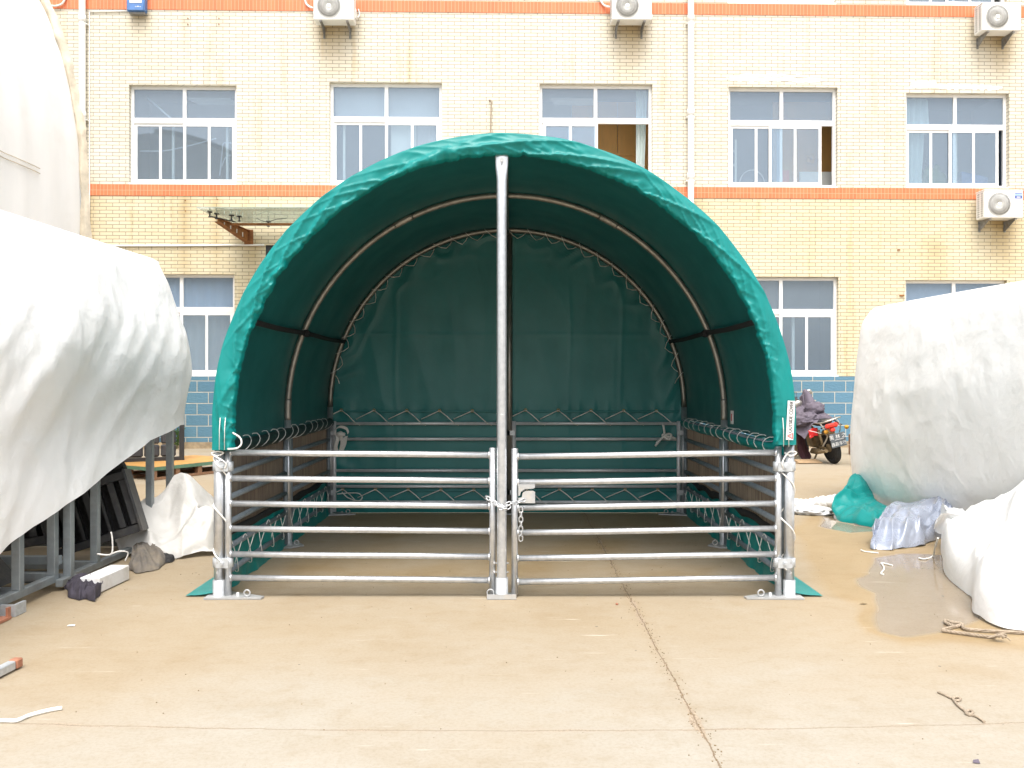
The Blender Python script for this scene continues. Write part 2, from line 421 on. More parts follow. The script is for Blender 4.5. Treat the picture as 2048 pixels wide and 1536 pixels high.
def ground_mat():
    m, nt, nd, lk = newmat('stained_concrete')
    tc = N(nt, 'ShaderNodeTexCoord'); v = tc.outputs['Object']
    sx = N(nt, 'ShaderNodeSeparateXYZ'); lk.new(v, sx.inputs[0])
    X, Y = sx.outputs[0], sx.outputs[1]
    wet = N(nt, 'ShaderNodeAttribute', attribute_name='damp').outputs['Fac']
    pud = N(nt, 'ShaderNodeAttribute', attribute_name='puddle').outputs['Fac']
    n1 = noise_tex(nt, v, .55, 6.0, .6); n2 = noise_tex(nt, v, 2.6, 7.0, .68, (.75, 1.15, 1)); n3 = noise_tex(nt, v, 60, 4.0, .7)
    n4 = noise_tex(nt, v, 240, 2.0, .6)
    dry = mixc(nt, ramp(nt, n1, .35, .68), (.345, .318, .268, 1), (.325, .278, .208, 1))
    dry = mixc(nt, math_(nt, 'MULTIPLY', ramp(nt, n2, .48, .72), .55), dry, (.385, .36, .315, 1))
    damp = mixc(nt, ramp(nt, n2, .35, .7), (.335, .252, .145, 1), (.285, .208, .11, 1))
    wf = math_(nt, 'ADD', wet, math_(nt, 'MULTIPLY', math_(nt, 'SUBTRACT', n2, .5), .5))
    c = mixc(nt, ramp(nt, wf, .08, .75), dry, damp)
    c = mixc(nt, ramp(nt, math_(nt, 'ADD', pud, math_(nt, 'MULTIPLY', math_(nt, 'SUBTRACT', n2, .5), .05)), .46, .54), c, (.265, .21, .145, 1))
    n5 = noise_tex(nt, v, 1.3, 8.0, .72, (.85, 1.1, 1)); n6 = noise_tex(nt, v, 8.5, 6.0, .75, (.85, 1.1, 1))
    c = mixc(nt, math_(nt, 'MULTIPLY', ramp(nt, n5, .50, .66), .5), c, mixc(nt, 1.0, c, (.87, .81, .71, 1), 'MULTIPLY'))
    c = mixc(nt, math_(nt, 'MULTIPLY', ramp(nt, n6, .50, .66), .5), c, mixc(nt, 1.0, c, (.87, .82, .73, 1), 'MULTIPLY'))
    # fine speckle and small dark specks
    c = mixc(nt, math_(nt, 'MULTIPLY', ramp(nt, n3, .45, .7), .4), c, mixc(nt, 1.0, c, (.72, .66, .56, 1), 'MULTIPLY'))
    c = mixc(nt, math_(nt, 'MULTIPLY', ramp(nt, n4, .3, .7), .12), c, mixc(nt, 1.0, c, (.8, .77, .7, 1), 'MULTIPLY'))
    vo = N(nt, 'ShaderNodeTexVoronoi'); setin(vo, Scale=5.0, Randomness=1.0); lk.new(v, vo.inputs['Vector'])
    spk = math_(nt, 'LESS_THAN', vo.outputs['Distance'], math_(nt, 'MULTIPLY', ramp(nt, n1, .35, .62), .05))
    c = mixc(nt, math_(nt, 'MULTIPLY', spk, .75), c, (.10, .08, .055, 1))
    # pale scratches
    sc1 = noise_tex(nt, v, 1.0, 3.0, .6, (1.6, 26, 1)); sc2 = noise_tex(nt, v, 1.1, 2.0, .5)
    c = mixc(nt, math_(nt, 'MULTIPLY', math_(nt, 'MULTIPLY', ramp(nt, sc1, .66, .72), ramp(nt, sc2, .46, .6)), .7), c, (.62, .58, .50, 1))
    # slab joints: one running away from the viewer, two across
    wob = math_(nt, 'MULTIPLY', math_(nt, 'SUBTRACT', noise_tex(nt, v, 3.0, 6.0, .7), .5), .055)
    wd = noise_tex(nt, v, 2.3, 5.0, .7)
    gaps = []
    d1 = math_(nt, 'ABSOLUTE', math_(nt, 'ADD', math_(nt, 'SUBTRACT', X, .785), wob))
    d2 = math_(nt, 'ABSOLUTE', math_(nt, 'ADD', math_(nt, 'SUBTRACT', math_(nt, 'SUBTRACT', Y, 3.66), math_(nt, 'MULTIPLY', math_(nt, 'MULTIPLY', X, X), .018)), wob))
    d3 = math_(nt, 'ABSOLUTE', math_(nt, 'SUBTRACT', Y, 10.28))
    w1 = math_(nt, 'MULTIPLY', ramp(nt, wd, .46, .70), .034)
    core1 = math_(nt, 'LESS_THAN', d1, math_(nt, 'ADD', w1, .0035))
    core2 = math_(nt, 'LESS_THAN', d2, math_(nt, 'MULTIPLY', ramp(nt, wd, .38, .8), .020))
    core3 = math_(nt, 'LESS_THAN', d3, .008)
    grit = noise_tex(nt, v, 110, 3.0, .7)
    gc = mixc(nt, ramp(nt, grit, .35, .65), (.20, .15, .105, 1), (.43, .355, .265, 1))
    c = mixc(nt, math_(nt, 'MULTIPLY', core1, .85), c, gc)
    c = mixc(nt, math_(nt, 'MULTIPLY', core2, .75), c, gc)
    c = mixc(nt, math_(nt, 'MULTIPLY', math_(nt, 'LESS_THAN', d1, .0035), .8), c, (.16, .115, .07, 1))
    c = mixc(nt, math_(nt, 'MULTIPLY', math_(nt, 'LESS_THAN', d2, .0042), .6), c, (.20, .15, .10, 1))
    c = mixc(nt, math_(nt, 'MULTIPLY', core3, .6), c, (.10, .08, .06, 1))
    halo = ramp(nt, math_(nt, 'ADD', d1, math_(nt, 'MULTIPLY', n2, .12)), .03, .14, (1, 1, 1, 1), (0, 0, 0, 1))
    c = mixc(nt, math_(nt, 'MULTIPLY', halo, .28), c, mixc(nt, 1.0, c, (.80, .70, .55, 1), 'MULTIPLY'))
    p = N(nt, 'ShaderNodeBsdfPrincipled'); lk.new(c, p.inputs['Base Color'])
    r = math_(nt, 'SUBTRACT', .82, math_(nt, 'MULTIPLY', ramp(nt, wf, .3, 1.0), .30))
    r = math_(nt, 'SUBTRACT', r, math_(nt, 'MULTIPLY', ramp(nt, pud, .42, .6), .45))
    lk.new(math_(nt, 'MAXIMUM', r, .025), p.inputs['Roughness'])
    h = math_(nt, 'ADD', math_(nt, 'MULTIPLY', n3, .35), math_(nt, 'MULTIPLY', n2, .6))
    h = math_(nt, 'SUBTRACT', h, math_(nt, 'MULTIPLY', core1, .8))
    bp = N(nt, 'ShaderNodeBump'); bp.inputs['Distance'].default_value = .008
    lk.new(math_(nt, 'SUBTRACT', .30, math_(nt, 'MULTIPLY', ramp(nt, pud, .35, .52), .298)), bp.inputs['Strength'])
    lk.new(h, bp.inputs['Height']); lk.new(bp.outputs[0], p.inputs['Normal'])
    o = N(nt, 'ShaderNodeOutputMaterial'); lk.new(p.outputs[0], o.inputs[0])
    return m
M['ground'] = ground_mat()
# ---------------------------------------------------------------- ground
def inside(poly, x, y):
    c = False; n = len(poly)
    for i in range(n):
        x1, y1 = poly[i]; x2, y2 = poly[(i+1) % n]
        if (y1 > y) != (y2 > y) and x < (x2-x1)*(y-y1)/(y2-y1)+x1: c = not c
    return c
def pdist(poly, x, y):
    d = 1e9; n = len(poly)
    for i in range(n):
        x1, y1 = poly[i]; x2, y2 = poly[(i+1) % n]
        ax, ay = x2-x1, y2-y1
        t = max(0, min(1, ((x-x1)*ax+(y-y1)*ay)/(ax*ax+ay*ay+1e-12)))
        d = min(d, math.hypot(x-x1-ax*t, y-y1-ay*t))
    return -d if inside(poly, x, y) else d
def gpoly(pts): return [tuple(gnd(*p)[:2]) for p in pts]
PUD = gpoly([(1708, 1157), (1742, 1148), (1752, 1116), (1800, 1108), (1885, 1112), (1960, 1130), (2040, 1160), (2040, 1200), (1960, 1215), (1945, 1238), (1880, 1264), (1820, 1272), (1772, 1262), (1748, 1228), (1752, 1190), (1722, 1172)])
PUD2 = gpoly([(1640, 1030), (1700, 1018), (1760, 1045), (1775, 1062), (1700, 1066), (1640, 1052)])
DAMP = gpoly([(1570, 1055), (1640, 1010), (1760, 1030), (1900, 1080), (2300, 1080), (2300, 1330), (1900, 1285), (1800, 1290), (1740, 1260), (1690, 1210), (1640, 1190), (1600, 1120)])
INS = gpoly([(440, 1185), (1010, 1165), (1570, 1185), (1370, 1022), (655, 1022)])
LEFT = gpoly([(-300, 1290), (60, 1250), (200, 1170), (330, 1110), (300, 1010), (-300, 1010)])

def ground_sheet():
    xs = []; x = -6.0
    while x <= 6.001: xs.append(x); x += .05
    xs = [-400, -150, -60, -30, -18, -12, -9, -7.5]+xs+[7.5, 9, 12, 18, 30, 60, 150, 400]
    ys = []; y = 2.6
    while y <= 11.6: ys.append(y); y += .05
    ys = [-400, -150, -60, -25, -10, -4, -1, .8, 1.8]+ys+[12.3, 13, 14, 16, 19, 24, 40, 90, 200, 500]
    mb = MB(); ny = len(ys)
    mb.v = [Vector((x, y, 0)) for x in xs for y in ys]
    for i in range(len(xs)-1):
        for j in range(ny-1): mb.face((i*ny+j, (i+1)*ny+j, (i+1)*ny+j+1, i*ny+j+1), True)
    damp = []; pud = []
    for v in mb.v:
        x, y = v.x, v.y
        if not (-8 < x < 8 and 2 < y < 13): damp.append(.34); pud.append(0); continue
        wx = x+.07*fbm(x*1.6, y*1.6, 3, 2); wy = y+.06*fbm(x*1.6, y*1.6, 9, 2)
        d = .44*sstep(3.0, 5.4, y+.5*fbm(x*.7, y*.7, 1))+.10*sstep(-.6, -3.2, x)*sstep(5.6, 4.0, y)
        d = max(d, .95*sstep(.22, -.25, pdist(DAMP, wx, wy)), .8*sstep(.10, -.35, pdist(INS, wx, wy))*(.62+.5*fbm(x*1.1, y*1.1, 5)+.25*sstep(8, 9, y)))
        d = max(d, .55*sstep(.2, -.3, pdist(LEFT, wx, wy)))
        q = max(0.0, min(1.0, .5-pdist(PUD, wx, wy)/.40), min(.9, .5-pdist(PUD2, wx, wy)/.40))
        damp.append(max(d, sstep(.02, .5, q))); pud.append(q)
    me = mb.mesh('ground')
    for nm, arr in (('damp', damp), ('puddle', pud)):
        a = me.attributes.new(nm, 'FLOAT', 'POINT'); a.data.foreach_set('value', arr)
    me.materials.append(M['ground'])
    o = bpy.data.objects.new('ground', me); COL.objects.link(o)
    tag(o, 'sandy stained concrete yard with damp patches and a puddle', None, None, 'structure')
ground_sheet()

# ---------------------------------------------------------------- factory building
YB, SL = 18.6, .022
bld = thing('factory_building', 'cream brick factory block with orange bands and blue base behind the green shelter', 'building', (0, YB, 0), math.atan(SL))
CA = math.cos(math.atan(SL))
def wp(px, py):
    dx = (px-HX)/F; Y = YB/(1-SL*dx)
    return dx*Y/CA, CAMZ-(py-HY)/F*Y
def wworld(u, y, z):
    a = math.atan(SL)
    return Vector((u*math.cos(a)-y*math.sin(a), YB+u*math.sin(a)+y*math.cos(a), z))
ZB = 1.50; ZTOP = 11.0
B1, B2 = (5.265, 5.50), (9.14, 9.38)
wins = []     # (u0,u1,z0,z1,opts)
def W(px0, pxt, px1, pxb=None, z0=None, **k):
    u0 = wp(px0, pxt)[0]; u1 = wp(px1, pxt)[0]; z1 = wp((px0+px1)/2, pxt)[1]
    if z0 is None: z0 = wp(px0, pxb)[1]
    wins.append((u0, u1, z0, z1, k))
W(258, 170, 473, z0=B1[1], items='cable')
W(659, 165, 884, z0=B1[1], items='boards')
W(1079, 168, 1305, z0=B1[1], shift=1.0, items='wood')
W(1457, 174, 1675, z0=B1[1], shift=.22, items='desk')
W(1812, 186, 2018, z0=B1[1], shift=.10, items='drape')
W(250, 548, 469, z0=ZB, items='blue')
W(1453, 554, 1677, z0=ZB, items='pole')
W(1811, 560, 2014, z0=ZB, items='board2')
W(1455, -215, 1672, z0=B2[1], items='none')
W(1812, -208, 2014, z0=B2[1], shift=.15, items='none')
DOOR = (wp(531, 489)[0], -2.6, 0.0, wp(531, 490)[1])
openings = [w[:4] for w in wins]+[DOOR]
AC = [(666, 11), (1263, 11), (2003, 33), (2007, 408)]

def wall_mesh(z0, z1, y, u0=-15.0, u1=15.0, step=.25):
    us = {u0, u1}; zs = {z0, z1}
    n = int((u1-u0)/step)
    for i in range(n+1): us.add(round(u0+i*(u1-u0)/n, 4))
    n = max(1, int((z1-z0)/step))
    for i in range(n+1): zs.add(round(z0+i*(z1-z0)/n, 4))
    ops = [o for o in openings if o[2] < z1 and o[3] > z0]
    for o in ops:
        us |= {o[0], o[1]}
        zs |= {min(max(o[2], z0), z1), min(max(o[3], z0), z1)}
    us = sorted(us); zs = sorted(zs); mb = MB(); nzs = len(zs)
    mb.v = [Vector((u, y, z)) for u in us for z in zs]
    for i in range(len(us)-1):
        for j in range(nzs-1):
            cu, cz = (us[i]+us[i+1])/2, (zs[j]+zs[j+1])/2
            if any(o[0] < cu < o[1] and o[2] < cz < o[3] for o in ops): continue
            mb.face((i*nzs+j, (i+1)*nzs+j, (i+1)*nzs+j+1, i*nzs+j+1))
    for o in ops:                       # reveals
        a, b, c, d = o[0], o[1], max(o[2], z0), min(o[3], z1)
        yd = y+.22
        mb.quad((a, y, c), (a, y, d), (a, yd, d), (a, yd, c)); mb.quad((b, y, c), (b, yd, c), (b, yd, d), (b, y, d))
        if o[3] <= z1: mb.quad((a, y, d), (b, y, d), (b, yd, d), (a, yd, d))
        if o[2] >= z0 and o[2] > .1: mb.quad((a, y, c), (a, yd, c), (b, yd, c), (b, y, c))
    return mb
drips = [(wp(x, y)[0], wp(x, y)[1]-.34, .34, 1.5, 1.0) for x, y in AC]
drips += [(wp(375, 40)[0], wp(375, 40)[1], .06, 1.0, .8), (wp(438, 40)[0], wp(438, 40)[1], .06, .8, .6), (wp(280, 30)[0], wp(280, 30)[1], .25, .7, .55),
          (wp(370, 400)[0], wp(370, 400)[1], .15, 2.6, .75), (wp(430, 402)[0], wp(430, 402)[1], .12, 2.4, .6), (wp(505, 488)[0], wp(505, 488)[1], .15, 1.2, .7),
          (wp(1870, 490)[0], wp(1870, 490)[1], .25, 2.5, .5), (wp(1795, 500)[0], wp(1795, 500)[1], .05, .25, 1.0), (wp(1390, 400)[0], wp(1390, 400)[1], .25, 2.2, .35),
          (wp(180, 380)[0], wp(180, 380)[1], .2, 3.0, .4)]
def add_stain(me):
    vals = []
    for v in me.vertices:
        s = 0
        for u, z, w, L, k in drips:
            t = (z-v.co.z)/L
            if -.12 < t < 1: s += k*math.exp(-((v.co.x-u)/(w*(1-.3*max(t, 0))))**2)*(1-max(0, t))**1.2*min(1, (t+.12)/.12)
        vals.append(min(1, s))
    a = me.attributes.new('stain', 'FLOAT', 'POINT'); a.data.foreach_set('value', vals)
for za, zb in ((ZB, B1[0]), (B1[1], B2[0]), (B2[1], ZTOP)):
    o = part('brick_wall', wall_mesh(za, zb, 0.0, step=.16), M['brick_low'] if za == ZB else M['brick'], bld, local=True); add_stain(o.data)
for b in (B1, B2):
    mb = MB(); mb.bb((-15, -.012, b[0]), (15, .2, b[1])); part('orange_brick_band', mb, M['band'], bld, local=True)
part('block_base', wall_mesh(.132, ZB, -.02), M['block'], bld, local=True)
mb = MB(); mb.bb((-15, -.02, ZB-.004), (DOOR[0], -.002, ZB+.0)); 
mb = MB(); mb.bb((-15, -.06, -.2), (DOOR[0], .1, .13)); mb.bb((DOOR[1], -.06, -.2), (15, .1, .13)); part('plinth', mb, M['concrete_plinth'], bld, local=True)
mb = MB(); mb.bb((-15, .3, 0), (-14.8, 9, ZTOP)); mb.bb((14.8, .3, 0), (15, 9, ZTOP)); mb.bb((-15, 8.8, 0), (15, 9, ZTOP)); mb.bb((-15.3, -.4, ZTOP), (15.3, 9.3, ZTOP+.3))
part('roof_slab', mb, M['concrete_plinth'], bld, local=True)

def curtain_mb(u0, u1, z0, z1, y, folds, amp=.03, taper=0.0, seed=0.0):
    mb = MB()
    def fn(a, b):
        u = lerp(u0, u1, a); z = lerp(z0, z1, b)
        k = 1-taper*(1-b)*a
        u = u0+(u-u0)*k
        return (u, y+amp*math.sin(a*folds*2*PI+.8*nz(b*2, a*4, seed))+.01*nz(a*9, b*5, seed), z)
    mb.grid(60, 14, fn); return mb

def window(u0, u1, z0, z1, shift=0.0, items='none'):
    um = (u0+u1)/2; zt = z0+.655*(z1-z0); fw = .062
    fr = MB()
    A, Bk = .105, .17
    fr.bb((u0, A, z0), (u0+fw, Bk, z1)); fr.bb((u1-fw, A, z0), (u1, Bk, z1))
    fr.bb((u0+fw, A, z1-fw), (u1-fw, Bk, z1)); fr.bb((u0+fw, A-.01, z0), (u1-fw, Bk, z0+fw+.01))
    fr.bb((u0+fw, A-.004, zt-.055), (u1-fw, Bk, zt+.055)); fr.bb((um-.036, A, zt+.055), (um+.036, Bk, z1-fw))
    fr.bb((u0-.0, -.012, z0-.0), (u1, A-.012, z0+.03))
    w = part('window', fr, M['upvc'], bld, local=True)
    gl = MB()
    for a, b in ((u0+fw, um-.036), (um+.036, u1-fw)):
        gl.bb((a, .135, zt+.055), (b, .141, z1-fw))
    gl2 = MB()
    half = um-u0-fw; sh = half*shift
    for side in (0, 1):
        a = (u0+fw) if side == 0 else (um-.028-sh+(.028*2 if shift == 1.0 else 0))
        b = a+half+.028 if side == 0 else a+half+.028
        if shift == 1.0 and side == 1: a, b = u0+fw+.02, um+.05
        b = min(b, u1-fw)
        y0, y1 = ((.128, .152), (.104+.002, .126))[side]
        s = MB(); sw = .058; za, zb = z0+fw+.01, zt-.055
        s.bb((a, y0, za), (a+sw, y1, zb)); s.bb((b-sw, y0, za), (b, y1, zb))
        s.bb((a+sw, y0, za), (b-sw, y1, za+sw)); s.bb((a+sw, y0, zb-sw), (b-sw, y1, zb))
        c = (a+b)/2; s.bb((c-.026, y0+.002, za+sw), (c+.026, y1-.002, zb-sw))
        part('sash', s, M['upvc'], w, local=True)
        g = gl if side == 0 else gl2
        for p, q in ((a+sw, c-.026), (c+.026, b-sw)):
            (gl2 if (side == 1) else gl).bb((p, (y0+y1)/2-.002, za+sw), (q, (y0+y1)/2+.002, zb-sw))
    part('pane', gl, M['glass'], w, local=True)
    if gl2.v: part('pane', gl2, M['glass'], w, local=True)
    # the room behind
    r = MB(); a, b, c, d, y0, y1 = u0-.5, u1+.5, z0-.3, z1+.35, .23, 2.4
    r.quad((a, y1, c), (b, y1, c), (b, y1, d), (a, y1, d)); r.quad((a, y0, c), (a, y1, c), (a, y1, d), (a, y0, d)); r.quad((b, y0, c), (b, y0, d), (b, y1, d), (b, y1, c))
    r.quad((a, y0, d), (a, y1, d), (b, y1, d), (b, y0, d)); r.quad((a, y0, c), (b, y0, c), (b, y1, c), (a, y1, c))
    part('room', r, M[{'cable': 'room_tan', 'boards': 'room_dark', 'desk': 'room_dark', 'drape': 'room_dark', 'pole': 'room_tan'}.get(items, 'room')], w, local=True)
    H = z1-z0; Wd = u1-u0
    def lamp(uc, zc, yc, s=1.0):
        m = MB()
        for k in range(5): m.box((uc+k*.03*s, yc+k*.10*s, zc), (.95*s, .035, .02))
        part('ceiling_lamp', m, M['upvc'], w, local=True)
    if items == 'cable':
        m = MB(); m.tube(spline([(u0+.1, .35, z0+.78), (u0+.6, .38, z0+.80), (u0+1.05, .4, z0+.90), (u1-.55, .42, z0+1.08)]), .014, 6); part('cable', m, M['upvc'], w, local=True)
        m = MB(); m.tube([(u0+.2, .5, z1-.12), (u0+.85, .3, zt+.02)], .02, 6); part('hanging_tube', m, M['upvc'], w, local=True)
        for q_ in (u0+.80, u1-.29):
            m = MB(); m.bb((q_, .24, z0+.05), (q_+.05, .28, zt)); part('back_frame', m, M['board'], w, local=True)
        lamp(u1-.75, z1-.12, .5)
        m = MB(); m.tube(spline([(u1-.5, .5, z0+.3), (u1-.45, .5, z0+.8), (u1-.4, .5, z0+1.0), (u1-.1, .5, z0+.98)]), .014, 6); m.tube(spline([(u1-.46, .5, z0+.5), (u1-.36, .48, z0+.7), (u1-.2, .5, z0+.75), (u1-.1, .5, z0+.7)]), .010, 6); part('desk_stand', m, M['upvc'], w, local=True)
    if items == 'boards':
        m = MB(); m.bb((um+.08, .24, z0+.05), (um+.62, .26, zt)); part('screen_board', m, M['board'], w, local=True)
        part('blind', curtain_mb(um+.64, u1-.1, z0+.05, zt, .24, 1, .01), M['curtain_grey'], w, local=True)
        part('blind', curtain_mb(u0+.08, u1-.08, zt+.05, z1-.05, .25, 2.2, .02, seed=4), M['curtain_grey'], w, local=True)
        m = MB(); m.bb((u0+.24, .24, z0+.05), (u0+.29, .28, zt)); part('back_frame', m, M['board'], w, local=True)
    if items == 'wood':
        m = MB(); m.bb((um-.4, 1.2, z0-.2), (um+.62, 1.22, z1)); m.bb((um+.63, 1.2, z0-.2), (u1+.4, 1.22, z1)); m.bb((um-.4, 1.17, z0+.95), (u1+.4, 1.199, z0+1.0)); part('wood_panelling', m, M['room_wood'], w, local=True)
        part('curtain', curtain_mb(u1-.30, u1-.06, z0+.05, z1-.05, .30, 3, .03, .3, 2), M['curtain'], w, local=True)
        lamp(u0+.75, z1-.1, .7)
    if items == 'desk':
        m = MB(); m.bb((um-.05, .24, z0+.05), (um+.01, .28, zt)); part('back_frame', m, M['board'], w, local=True)
        m = MB(); m.bb((um+.1, 1.0, z0-.1), (u1+.3, 1.02, z1)); part('wood_panelling', m, M['room_wood'], w, local=True)
        m = MB(); m.box((u0+.25, .35, z0+.55), (.035, .03, 1.1)); m.box((u0+.19, .35, z0+.85), (.09, .03, .03)); m.box((u0+.19, .35, z0+.55), (.09, .03, .03)); part('rail_stand', m, M['board'], w, local=True)
        m = MB()
        for q in range(5):
            aa = q*2*PI/5; m.lathe([(.0, 0), (.045, .002), (.05, .004), (0, .006)], (u1-.22+.07*math.cos(aa), .95, z0+.85+.07*math.sin(aa)), 'y', 10)
        part('yellow_flower_sticker', m, M['amber'], w, local=True)
        m = MB(); m.bb((um+.6, .7, z0-.1), (u1+.2, .74, z0+.5)); part('box', m, M['board'], w, local=True)
        m = MB(); m.bb((um+.06, .5, z0-.1), (um+.3, .6, z0+.48)); part('orange_chair_back', m, M['band'], w, local=True)
        m = MB(); m.tube([(u0+.62+.28*math.cos(q*.16), .4, z0+.12+.34*math.sin(q*.16)) for q in range(21)], .008, 5); part('wire_hoop', m, M['upvc'], w, local=True)
    if items == 'drape':
        part('curtain', curtain_mb(u0+.04, u0+.60, zt-.1, z1-.04, .28, 4, .03, -.08, 3), M['curtain'], w, local=True)
        part('curtain', curtain_mb(u0+.04, u0+.52, z0+.05, zt-.05, .28, 4, .03, .1, 5), M['curtain'], w, local=True)
        m = MB(); m.bb((um+.05, .24, z0+.05), (um+.12, .28, zt)); part('back_frame', m, M['board'], w, local=True)
        m = MB(); m.prism([(um+.52, .8, z0), (u1, .8, z0), (u1, .8, z0+.42), (um+.52, .8, z0+.55)], (0, .3, 0)); part('blue_box', m, M['blue_box'], w, local=True)
        m = MB(); m.blob((u0+.8, .5, z0+.15), (.3, .2, .4), .4, 4, 30, 18, 3); part('potted_plant', m, M['leaf'], w, local=True)
    if items == 'blue':
        part('curtain', curtain_mb(u0+.06, u1-.06, zt-.02, z1-.05, .24, 9, .02, 0, 7), M['curtain_blue'], w, local=True)
        part('blind', curtain_mb(u0+.06, u1-.06, z0+.05, zt-.03, .26, 12, .012, 0, 9), M['curtain_grey'], w, local=True)
    if items == 'pole':
        m = MB(); m.bb((um+.28, .24, z0+.05), (um+.34, .28, zt)); part('back_frame', m, M['board'], w, local=True)
        m = MB(); m.bb((um-.5, .3, z0+.05), (um-.14, .32, zt-.06)); part('brown_board', m, M['card'], w, local=True)
    if items == 'board2':
        part('blind', curtain_mb(u0+.08, u1-.08, z0+.1, z1-.05, .25, 2, .01, 0, 9), M['curtain_blue'], w, local=True)
for w_ in wins: window(*w_[:4], **w_[4])

# entrance door under the canopy
m = MB(); a, b, c, d = DOOR
m.bb((a, .03, 0), (a+.1, .14, d)); m.bb((b-.1, .03, 0), (b, .14, d)); m.bb((a+.1, .03, d-.1), (b-.1, .14, d)); m.bb((a+.1, .03, 2.3), (b-.1, .14, 2.4)); m.bb(((a+b)/2-.05, .03, 0), ((a+b)/2+.05, .14, 2.3))
dr = part('entrance_door', m, M['panel_grey'], bld, local=True)
m = MB(); m.bb((a+.1, .08, 0.02), (b-.1, .086, d-.1)); part('pane', m, M['glass'], dr, local=True)
m = MB(); m.bb((a-.3, .6, 0), (b+.3, .62, d+.1)); part('lobby', m, M['panel_grey'], dr, local=True)
# patches of white putty over two window heads, bricked vent patches
m = MB()
def putty(px0, px1, py, h, sd):
    n = 26
    for k in range(n-1):
        x0 = lerp(px0, px1, k/n); x1 = lerp(px0, px1, (k+1)/n)+.3
        t = h*(.6+.9*abs(nz(k*.45, sd)))*min(1, min(k+1, n-1-k)/2.5)
        o_ = 3*nz(k*.3, sd+5)
        ua, zc = wp(x0, py+o_+(px1-px0)*.02*k/n); ub = wp(x1, py)[0]
        m.bb((ua, -.004-.002*(k % 2), zc-t/2), (ub, .0, zc+t/2))
putty(1452, 1655, 157, .12, 1.0); putty(1480, 1620, 150, .07, 4.0)
part('white_putty_patch', m, M['lime'], bld, local=True); m = MB()
putty(1820, 2012, 172, .12, 7.0); putty(1822, 1875, 166, .12, 9.0)
part('white_putty_patch', m, M['lime'], bld, local=True)
for k, (x, y) in enumerate([(376, 37), (376, 49), (438, 37), (438, 49), (371, 401), (435, 399), (371, 422)]):
    m = MB(); u, z = wp(x, y); m.lathe([(.012, .0), (.012, -.02), (.004, -.02)], (u, 0, z), 'y', 8); part('wall_bolt', m, M['rust'], bld, local=True)
for (x, y, sz) in ((1797, 500, (.06, .02, .025)), (1803, 591, (.09, .04, .025))):
    u, z = wp(x, y); m = MB(); m.box((u, -.01, z), sz); part('wall_bracket', m, M['rust'], bld, local=True)

# ---------------------------------------------------------------- things fixed to the wall
def make_ac():
    t = thing('air_conditioner', 'x', 'air conditioner', group='air conditioner units on the wall')
    Wd, H, D = .82, .57, .32
    m = MB(); m.box((0, -D/2-.12, H/2), (Wd, D, H), bev=.015); m.box((0, -D/2-.12, H+.006), (Wd+.012, D+.012, .02), bev=.006)
    m.bb((-Wd/2+.03, -D-.12-.004, .012), (Wd/2-.01, -D-.12, .022))
    cas = part('casing', m, M['ac_white'], t, local=True)
    cx, cz, R = -.095, H/2-.005, .243
    m = MB(); m.lathe([(R-.012, -D-.1215), (R-.01, -D-.123), (.01, -D-.1225)], (cx, 0, cz), 'y', 48); part('fan_recess', m, M['ac_dark'], cas, local=True)
    m = MB()
    for k in range(60):
        a = k/60*2*PI; a2 = a+.22
        p0 = Vector((cx+.04*math.cos(a), -D-.137, cz+.04*math.sin(a))); p1 = Vector((cx+(R-.008)*math.cos(a2), -D-.128, cz+(R-.008)*math.sin(a2)))
        m.tube([p0, (p0+p1)/2+Vector((0, -.006, 0)), p1], .0033, 4)
    for rr in (.08, .13, .18, .225): m.tube([(cx+rr*math.cos(q*PI/20), -D-.130-.008*(1-rr/R), cz+rr*math.sin(q*PI/20)) for q in range(40)], .003, 4, closed=True)
    m.tube([(cx+R*math.cos(q*PI/24), -D-.124, cz+R*math.sin(q*PI/24)) for q in range(48)], .009, 6, closed=True)
    part('fan_grille', m, M['ac_grille'], t, local=True)
    m = MB(); m.lathe([(.045, -D-.130), (.045, -D-.142), (.035, -D-.149), (.0, -D-.150)], (cx, 0, cz), 'y', 20); part('fan_hub', m, M['ac_white'], t, local=True)
    m = MB()
    for i in range(2):
        for j in range(11): m.box((-Wd/2-.0015, -D/2-.12-.07+i*.13, .055+j*.046), (.004, .075, .028))
    part('side_louvre', m, M['ac_dark'], t, local=True)
    m = MB(); m.bb((.21, -D-.1225, .055), (.37, -D-.1205, .068)); part('maker_mark', m, M['ink_grey'], t, local=True)
    m = MB()
    m.tube(spline([(Wd/2+.005, -.2, .18), (Wd/2+.05, -.18, .16), (Wd/2+.06, -.05, .28), (Wd/2+.03, 0, .40)]), .014, 6); m.box((Wd/2+.012, -.22, .2), (.022, .1, .2), bev=.005)
    part('pipe_connection', m, M['rope'], t, local=True)
    for s in (-.27, .27):
        m = MB(); m.bb((s-.022, -D-.10, -.032), (s+.022, 0, -.004)); m.bb((s-.022, -.014, -.23), (s+.022, -.001, -.032))
        m.prism([(s-.003, -D-.08, -.032), (s-.003, -.014, -.032), (s-.003, -.014, -.225), (s-.003, -.05, -.2)], (.006, 0, 0))
        part('bracket', m, M['bracket'], t, local=True)
    return t
ac0 = make_ac()
AL = ['white air conditioner on the wall left of the shelter top, below the upper orange band', 'white air conditioner high on the wall beside the long white pipe, near the top middle',
      'white air conditioner at the top right corner, mounted on the upper orange band', 'white air conditioner with a blue sticker, at the right end of the lower orange band']
